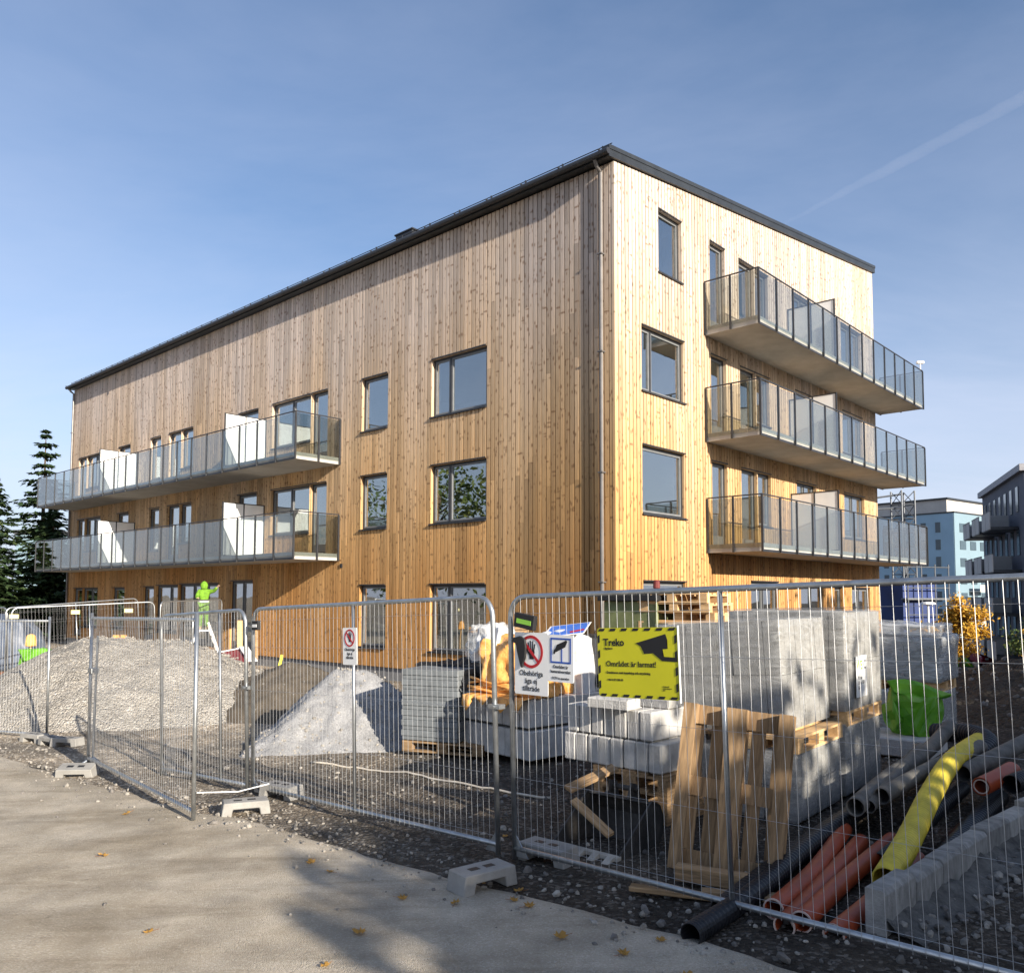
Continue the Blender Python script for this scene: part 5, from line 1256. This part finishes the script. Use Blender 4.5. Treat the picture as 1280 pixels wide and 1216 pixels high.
J=dict(pel=(0,0,.90),sp=(0,.01,1.10),ch=(0,.03,1.30),nk=(0,.05,1.45),hd=(0,.07,1.56),ht=(0,.07,1.66),
 sl=(.17,.03,1.36),el=(.24,.14,1.15),wl=(.20,.34,1.12),hl=(.19,.42,1.13),
 sr=(-.17,.03,1.36),er=(-.34,.16,1.38),wr=(-.44,.34,1.52),hr=(-.47,.40,1.56),
 hpl=(.09,0,.86),kl=(.10,.05,.47),al=(.11,0,.09),tl=(.12,.15,.03),hpr=(-.09,0,.86),kr=(-.10,.04,.47),ar=(-.11,-.02,.09),tr=(-.12,.13,.03))
ks=list(J); ix={k:i for i,k in enumerate(ks)}
EDG=[('pel','sp'),('sp','ch'),('ch','nk'),('nk','hd'),('hd','ht'),('ch','sl'),('sl','el'),('el','wl'),('wl','hl'),('ch','sr'),('sr','er'),('er','wr'),('wr','hr'),('pel','hpl'),('hpl','kl'),('kl','al'),('al','tl'),('pel','hpr'),('hpr','kr'),('kr','ar'),('ar','tr')]
RAD=dict(pel=.13,sp=.125,ch=.14,nk=.055,hd=.085,ht=.075,sl=.06,el=.045,wl=.03,hl=.025,sr=.06,er=.045,wr=.03,hr=.025,hpl=.085,kl=.06,al=.042,tl=.035,hpr=.085,kr=.06,ar=.042,tr=.035)
skinned('body',[J[k] for k in ks],[(ix[a],ix[b]) for a,b in EDG],[RAD[k] for k in ks],M['skin'],P_)
def sub(keys,edges,scale,name,mat,extra=0):
    i2={k:i for i,k in enumerate(keys)}
    return skinned(name,[J[k] for k in keys],[(i2[a],i2[b]) for a,b in edges],[RAD[k]*scale+extra for k in keys],mat,P_)
jk=sub(['pel','sp','ch','nk','sl','el','wl','sr','er','wr'],[('pel','sp'),('sp','ch'),('ch','nk'),('ch','sl'),('sl','el'),('el','wl'),('ch','sr'),('sr','er'),('er','wr')],1.12,'jacket',M['hiviz'],.022)
sub(['pel','hpl','kl','al','hpr','kr','ar'],[('pel','hpl'),('hpl','kl'),('kl','al'),('pel','hpr'),('hpr','kr'),('kr','ar')],1.10,'trousers',simple('dark_lime_fabric',(.10,.20,.03),.85,0,.25,14),.02)
mb=MB(); mb.tube([(0,.04,1.42),(0,.045,1.5),(0,.05,1.60),(0,.05,1.68),(0,.055,1.73)],[.085,.125,.135,.10,.03],14); mb.build('hood',M['hiviz'],P_,smooth=True)
mb=MB(); mb.tube([(0,0,.97),(0,0,1.03)],.19,16,False); mb.build('reflective_band',M['reflex'],P_,smooth=True)
for k,a in (('al','tl'),('ar','tr')):
    x,y,z=J[k]; mb=MB(); mb.tube([(x,y,.16),(x,y,.06),(x*1.05,y+.06,.05),(x*1.1,y+.16,.04)],[.06,.065,.06,.045],10); mb.build('boot',M['boot'],P_,smooth=True)
for hk,wk,s in (('hl','wl',1),('hr','wr',-1)):
    h=Vector(J[hk]); d=(h-Vector(J[wk])).normalized(); side=d.cross(Vector((0,0,1))).normalized(); mb=MB()
    for k in range(4): p=h+side*(.024-.016*k); mb.tube([p,p+d*(.04+.008*(1.5-abs(k-1.5))),p+d*.065-Vector((0,0,.02))],[.009,.008,.006],6)
    p=h-d*.02+side*.03*s; mb.tube([p,p+side*.03*s+d*.03],[.01,.008],6); mb.build('fingers',M['skin'],P_,smooth=True)

# ------------------------------------------------------------------ trees
def conifer_mesh(h,rad,seed,nw=30):
    r=random.Random(seed); mb=MB(); mb.mi=0
    for i in range(nw):
        f=(i+r.uniform(-.45,.45))/(nw-1); f=min(1,max(0,f)); z=h*(.06+.92*f); L_=rad*(1-f)**.85*(.6+.6*r.random())+.12
        nb=int(8+5*(1-f)); a0=r.random()*6
        for b in range(nb):
            a=a0+b*6.283/nb+r.uniform(-.25,.25); l=L_*r.uniform(.45,1.15); dr=r.uniform(.05,.5); d=Vector((math.cos(a),math.sin(a),0)); s=Vector((-d.y,d.x,0))
            steps=max(3,int(l/.24))
            for k in range(steps):
                t=(k+.6)/steps; p=d*(l*t)+Vector((0,0,z-dr*l*t+.12*l*t*t))
                wd=(.24+.30*(1-t))*min(1,.4+l*.35); 
                for q in range(5):
                    off=s*r.uniform(-wd,wd)*.75; u=(d*r.uniform(.5,1)+s*r.uniform(-.9,.9)+Vector((0,0,r.uniform(-.7,.15)))).normalized(); v=u.cross(Vector((r.uniform(-.4,.4),r.uniform(-.4,.4),1))).normalized()
                    c=p+off; ll=r.uniform(.26,.5); ww=r.uniform(.07,.14)
                    mb.add([c-u*ll*.4,c+v*ww-u*.02,c+u*ll*.6,c-v*ww],[(0,1,2,3)])
    return mb
def leafy(mb,cx,cy,cz,rx_,ry_,rz_,n,size,r,clumps=28):
    cl=[]
    for _ in range(clumps):
        while True:
            p=Vector((r.uniform(-1,1),r.uniform(-1,1),r.uniform(-1,1)))
            if .25<p.length<1: break
        cl.append((p,r.uniform(.2,.38)))
    for i in range(n):
        p,s=cl[r.randrange(clumps)]; q=p+Vector((r.gauss(0,s*.6),r.gauss(0,s*.6),r.gauss(0,s*.5)))
        c=Vector((cx+q.x*rx_,cy+q.y*ry_,cz+q.z*rz_)); u=Vector((r.uniform(-1,1),r.uniform(-1,1),r.uniform(-1,1))).normalized(); v=u.orthogonal().normalized(); sz=size*r.uniform(.6,1.3)
        mb.add([c-u*sz*.5,c+v*sz*.32,c+u*sz*.5,c-v*sz*.32],[(0,1,2,3)])
    return cl
def tree(name,loc,h,crown,label,mat,seed,n=7000,size=.2,cat='tree',base=.35,group=None,rad=.16,clumps=28):
    e=empty(name,loc,0,label,cat,group); r=random.Random(seed)
    mb=MB(); cl=leafy(mb,0,0,h*(base+(1-base)/2),crown,crown,h*(1-base)/2,n,size,r,clumps)
    mb.build('crown',mat,e)
    mb=MB(); cz=h*(base+(1-base)/2)
    mb.tube([(0,0,-.3),(.05,.02,h*base),(0,.08,h*.6),(.05,0,h*.92)],[rad,rad*.75,rad*.45,.03],8)
    for p,s in cl[:14]:
        q=Vector((p.x*crown*.85,p.y*crown*.85,cz+p.z*h*(1-base)/2*.85)); z0=max(h*base*.8,min(h*.8,q.z-q.to_2d().length*.6)); mb.tube([(0,.04,z0),(q.x*.5,q.y*.5,(z0+q.z)/2+.1),tuple(q)],[rad*.4,rad*.22,.015],5)
    mb.build('trunk',M['bark'],e,smooth=True); return e
def conifer(loc,h,rad,seed,label):
    e=empty('conifer_tree',loc,0,label,'tree','conifers beside the building'); conifer_mesh(h,rad,seed).build('crown',M['conifer'],e)
    mb=MB(); mb.tube([(0,0,-.5),(0,0,h*.5),(0,0,h*.97)],[.2,.12,.02],8); mb.build('trunk',M['bark'],e); return e
conifer((-27.9,49.5,-.6),12.6,4.2,1,'tallest conifer with a bare narrow tip left of the building')
conifer((-29.3,47.0,-.6),9.4,4.6,2,'broad pale green conifer in front of the tallest one')
conifer((-33.0,50.0,-.6),8.2,4.4,3,'smaller conifer at the left picture edge')
conifer((-25.6,46.5,-.6),7.6,3.9,4,'dark conifer closest to the building end')
conifer((-27.2,43.0,-.6),5.8,3.9,5,'low dark conifer behind the far fence')
conifer((-31.5,43.0,-.6),5.6,3.8,6,'low green conifer at the left edge behind the far fence')
# trees standing behind and beside the viewpoint: they throw the shade and mirror in the panes
bt=[((9.3,-5.6),5.1,1.75,31),((11.2,-5.0),5.6,2.2,32),((14.3,-3.0),6.5,2.5,33),((17.0,-.6),7.4,2.3,35),((20.2,2.6),8.4,2.9,36),((24.5,8.0),9.4,3.4,37)]
for i,((x,y),h,c,sd) in enumerate(bt):
    tree('roadside_tree',(x,y,G(x,y)),h,c,'leafy roadside tree behind the viewpoint',M['birch'],sd,12000,.32,base=.01,clumps=80,group='roadside trees behind the viewpoint')
for i,((x,y),h,c,sd) in enumerate((((-25,18.5),10,3.2,41),((-31,23),12,3.6,42),((-22,11),9.5,3.2,43),((-33,14),12,4.2,44),((-41,25),13,4.6,45),((-20,1),10,4,46))):
    tree('roadside_tree',(x,y,G(x,y)),h,c,'leafy roadside tree left of the viewpoint',M['birch'],sd,1500,.34,base=.2,group='roadside trees left of the viewpoint')
tree('autumn_tree',(26.4,49.5,-2.3),4.0,1.4,'bright yellow autumn tree in front of the pale blue building',M['autumn'],51,5200,.20,base=.18,rad=.12)
tree('autumn_tree',(27.6,57.0,-2.6),3.2,1.1,'small yellow shrub left of the street lamp',M['autumn'],52,1100,.26,base=.1,rad=.06)
tree('autumn_tree',(31.8,50.5,-2.2),2.6,1.3,'yellow green shrub below the slate grey building',M['autumn'],53,900,.24,base=.1,rad=.06)
tree('green_shrub',(29.6,47.0,-2.0),2.6,1.6,'dark green shrub at the right edge under the slate grey building',M['birch'],54,1800,.2,base=.05,rad=.06)

# ------------------------------------------------------------------ far buildings
def far_building(name,loc,rz,w,d,h,label,mat1,mat2,wins,extra=None):
    """x along the visible long face (y=0), short face x=w"""
    e=empty(name,loc,rz,label,'building')
    mb=MB(); mb.box(0,w,0,d,0,h); mb.build('wall',mat1,e); return e
e=empty('blue_building',(74.5,140.5,-6.0),R(37),'pale blue apartment block with rows of narrow windows','building')
Gw,Lb,Hb=16,60,22.2
mb=MB(); mb.box(0,Gw,0,Lb,0,Hb); mb.build('wall',M['bluewall'],e)
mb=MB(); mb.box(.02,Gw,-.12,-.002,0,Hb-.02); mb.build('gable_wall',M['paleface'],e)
mb=MB(); mb.box(2,Gw,2,Lb-4,Hb,Hb+2.6); mb.build('roof_storey',M['balpanel'],e)
mb=MB(); mb.box(1.7,Gw+.2,1.7,Lb-3.6,Hb+2.6,Hb+2.9); mb.box(-.1,Gw+.1,-.2,Lb+.1,Hb+.001,Hb+.25); mb.build('roof',M['roof'],e)
first=gw=None
for fl in range(7):
    for k in range(18):
        if first is None: mb=MB(); mb.box(-.06,.05,0,.85,0,1.75); first=mb.build('window',M['farglass'],e); o=first
        else: o=first.copy(); col.objects.link(o); o.parent=e
        o.location=(0,1.6+k*3.1+(.6 if k%3==0 else 0),1.3+fl*2.95)
    for k in range(4):
        if gw is None: mb=MB(); mb.box(0,2.1,-.2,-.1,0,1.5); gw=mb.build('window',M['farglass'],e); o=gw
        else: o=gw.copy(); col.objects.link(o); o.parent=e
        o.location=(1.8+k*3.7,0,1.3+fl*2.95)
for fl in range(1,5):
    mb=MB(); z=fl*2.95; mb.box(4.6,9.0,-1.9,-.125,z,z+.2); mb.box(4.6,9.0,-1.95,-1.9,z,z+1.2); mb.build('balcony',M['balpanel'],e)
# slate grey block at the right edge
e=empty('slate_building',(39.6,70,-5.0),R(-111),'slate grey apartment block with pale balconies at the right picture edge','building')
mb=MB(); mb.box(0,16.5,0,14,0,15.3); mb.build('wall',M['greywall'],e)
mb=MB(); mb.box(-.3,16.8,-.3,14.3,15.3,15.75); mb.build('roof',simple('grey_roof',(.3,.3,.32),.6),e)
first=None
for fl in range(5):
    for k in range(7):
        if first is None: mb=MB(); mb.box(0,.8,-.05,.0,0,1.7); first=mb.build('window',M['farglass'],e); o=first
        else: o=first.copy(); col.objects.link(o); o.parent=e
        o.location=(1.2+k*2.1,-.005,1.0+fl*2.95)
for fl in range(1,5):
    for k in range(3):
        mb=MB(); x=2.0+k*4.6+(.6 if fl%2 else 0); z=fl*2.95-.2; mb.mi=1; mb.box(x,x+3.2,-1.7,-.055,z,z+.2); mb.mi=0
        mb.box(x,x+1.5,-1.76,-1.70,z+.05,z+1.25); mb.box(x+1.62,x+3.2,-1.76,-1.70,z+.05,z+1.25); mb.box(x-.05,x,-1.7,-.06,z+.05,z+1.25); mb.mi=1; mb.box(x,x+3.2,-1.78,-1.68,z+1.252,z+1.3)
        mb.build('balcony',[M['balpanel'],M['dark_metal']],e)
# blue sheeted scaffold and lattice mast
e=empty('sheeted_scaffold',(26.4,56.5,-3.2),R(20),'blue sheeted scaffold seen past the right end of the balconies','scaffold')
mb=MB(); mb.box(0,3.0,0,3,0,6.2)
for z in (1.5,3.0,4.5): pass
mb.build('blue_sheet',M['bluetarp'],e)
mb=MB()
for z in (1.4,3.2,5.0,6.3): mb.box(-.2,3.6,-.6,-.01,z,z+.12)
for x in (-.1,1.1,2.3,3.5): mb.tube([(x,-.55,0),(x,-.55,7.4)],.05,6)
for z in (2.2,4.0,5.8,7.2): mb.tube([(-.2,-.55,z),(3.6,-.55,z)],.04,6)
mb.build('tubes',M['scaff'],e)
e=empty('lattice_mast',(28.2,60,-3.4),R(15),'steel lattice mast rising beside the blue sheeted scaffold','mast')
mb=MB(); hh=13.0; a=.55
for x,y in ((-a,-a),(a,-a),(a,a),(-a,a)): mb.tube([(x,y,0),(x,y,hh)],.06,5)
z=0; s=1
while z<hh-.9:
    for (p,q) in (((-a,-a),(a,-a)),((a,-a),(a,a)),((a,a),(-a,a)),((-a,a),(-a,-a))):
        if s<0: p,q=q,p
        mb.tube([(p[0],p[1],z),(q[0],q[1],z+1)],.035,4); mb.tube([(p[0],p[1],z),(q[0],q[1],z)],.035,4)
    z+=1; s=-s
mb.build('lattice',M['scaff'],e)
mb=MB(); mb.tube([(-2.6,0,hh-.6),(0,0,hh-.2)],.07,5); mb.tube([(-2.6,0,hh-1.4),(0,0,hh-1.2)],.07,5); mb.tube([(-2.6,0,hh-.6),(-2.6,0,hh-1.4)],.05,5); mb.build('arm',M['scaff'],e)
# street lamp
e=empty('street_lamp',(24.1,48.5,-2.1),R(10),'white street lamp in front of the pale blue building','street lamp')
mb=MB(); mb.tube([(0,0,0),(0,0,3.65)],[.075,.055],8); mb.build('pole',M['white'],e)
mb=MB(); mb.tube([(0,0,3.62),(0,0,3.68),(0,0,3.78),(0,0,3.82)],[.06,.42,.36,.1],14); mb.build('lamp_head',M['white'],e)
# red car, trailer, lime car
def car(loc,rz,label,paint,sc=1):
    e=empty('parked_car',loc,rz,label,'car'); e.scale=(sc,sc,sc)
    mb=MB(); pr=[(-2.1,.3),(2.1,.3),(2.15,.7),(1.9,.88),(1.0,.95),(.45,1.42),(-1.0,1.45),(-1.75,.98),(-2.1,.92)]; mb.prism(pr[::-1],-.85,.85); mb.build('body',paint,e,bevel=.06)
    mb=MB(); mb.prism([(.92,.98),(.42,1.37),(-.95,1.39),(-1.5,1.0)],-.865,.865); mb.build('side_glass',M['farglass'],e)
    mb=MB(); mb.prism([(1.03,.965),(1.06,.965),(.50,1.41),(.47,1.41)],-.7,.7); mb.build('windscreen',M['farglass'],e)
    for x in (-1.35,1.35):
        for y in (-.87,.67):
            mb=MB(); mb.tube([(x,y,.32),(x,y+.2,.32)],.32,18); mb.build('wheel',M['rubber'],e)
    for y in (-.6,.45): mb=MB(); mb.box(2.12,2.17,y,y+.22,.62,.76); mb.build('headlight',M['signwhite'],e)
car((36.1,64.0,G(36.1,64)+.02),R(-105),'red parked car in front of the white trailer',M['carred'])
e=empty('white_trailer',(36.0,68.6,G(36,68.6)),R(10),'white box trailer behind the red car','trailer')
mb=MB(); mb.box(-1.6,1.6,-.9,.9,.5,2.2)
for k in range(6): mb.box(-1.6+.55*k,-1.52+.55*k,-.94,-.9005,.5,2.2)
mb.build('box',M['white'],e)
mb=MB(); mb.box(-1.7,1.7,-.8,.8,.38,.499); mb.build('chassis',M['dark_metal'],e)
for x in (-.5,.5):
    mb=MB(); mb.tube([(x,-.95,.3),(x,-.75,.3)],.3,14); mb.build('wheel',M['rubber'],e)
o=blob('lime_tarp',1.9,1.2,.65,.12,61,M['lime'],1.3,.6); place(o,(33.4,63,G(33.4,63)),0); tag(o,'lime covered heap left of the red car','covered heap')
e=empty('pale_house',(-37.2,69.0,-1.0),R(20),'pale distant house between the conifers and the building','house')
mb=MB(); mb.box(-3,3,-2,2,0,7.8); mb.build('wall',M['paleface'],e); mb=MB(); mb.box(-3.2,3.2,-2.2,2.2,7.8,8.1); mb.build('roof',M['dark_metal'],e)
mb=MB()
for z in (1.2,4.2): mb.box(-1.6,-.5,-2.05,-2.001,z,z+1.4); mb.box(.5,1.6,-2.05,-2.001,z,z+1.4)
mb.build('window',M['farglass'],e)
# roof camera / antenna at the far top balcony corner
e=empty('site_camera',(0,0,0),0,'small pale camera mounted on the far corner of the top balcony rail','camera')
pB=B.matrix_basis@Vector((17.15,-1.45,10.33)); 
rot=Matrix.Rotation(TH,4,'Z'); pB=Vector((2.331,18.797,0))+rot@Vector((17.15,-1.55,10.33))
e.location=pB
mb=MB(); mb.tube([(0,0,0),(0,0,.25)],.02,8); mb.build('bracket',M['white'],e); mb=MB(); mb.box(-.13,.13,-.06,.06,.25,.36); mb.build('camera_body',M['white'],e,bevel=.02)

# contrail: a thin stretched cloud far away
def ray_px(px,py):
    return (f0+rx*((px-640)/F)+ux*(-(py-PPY)/F)).normalized()
a=ray_px(975,282)*4200; b=ray_px(1420,48)*4200
mb=MB(); Pn=[a.lerp(b,i/24)+Vector((0,0,8*nz(i*.7,3))) for i in range(25)]
mb.tube(Pn,[5+20*min(1,i/9)+5*nz(i*.9,8) for i in range(25)],12)
m,nt_,b_=nodes('ice_trail'); nt_.nodes.remove(b_); vs=N(nt_,'ShaderNodeVolumeScatter'); vs.inputs['Density'].default_value=.0009; vs.inputs['Color'].default_value=(1,1,1,1); nt_.links.new(vs.outputs[0],nt_.nodes['Material Output'].inputs['Volume'])
o=mb.build('contrail',m,smooth=True); tag(o,'faint white contrail slanting across the sky on the right','contrail')
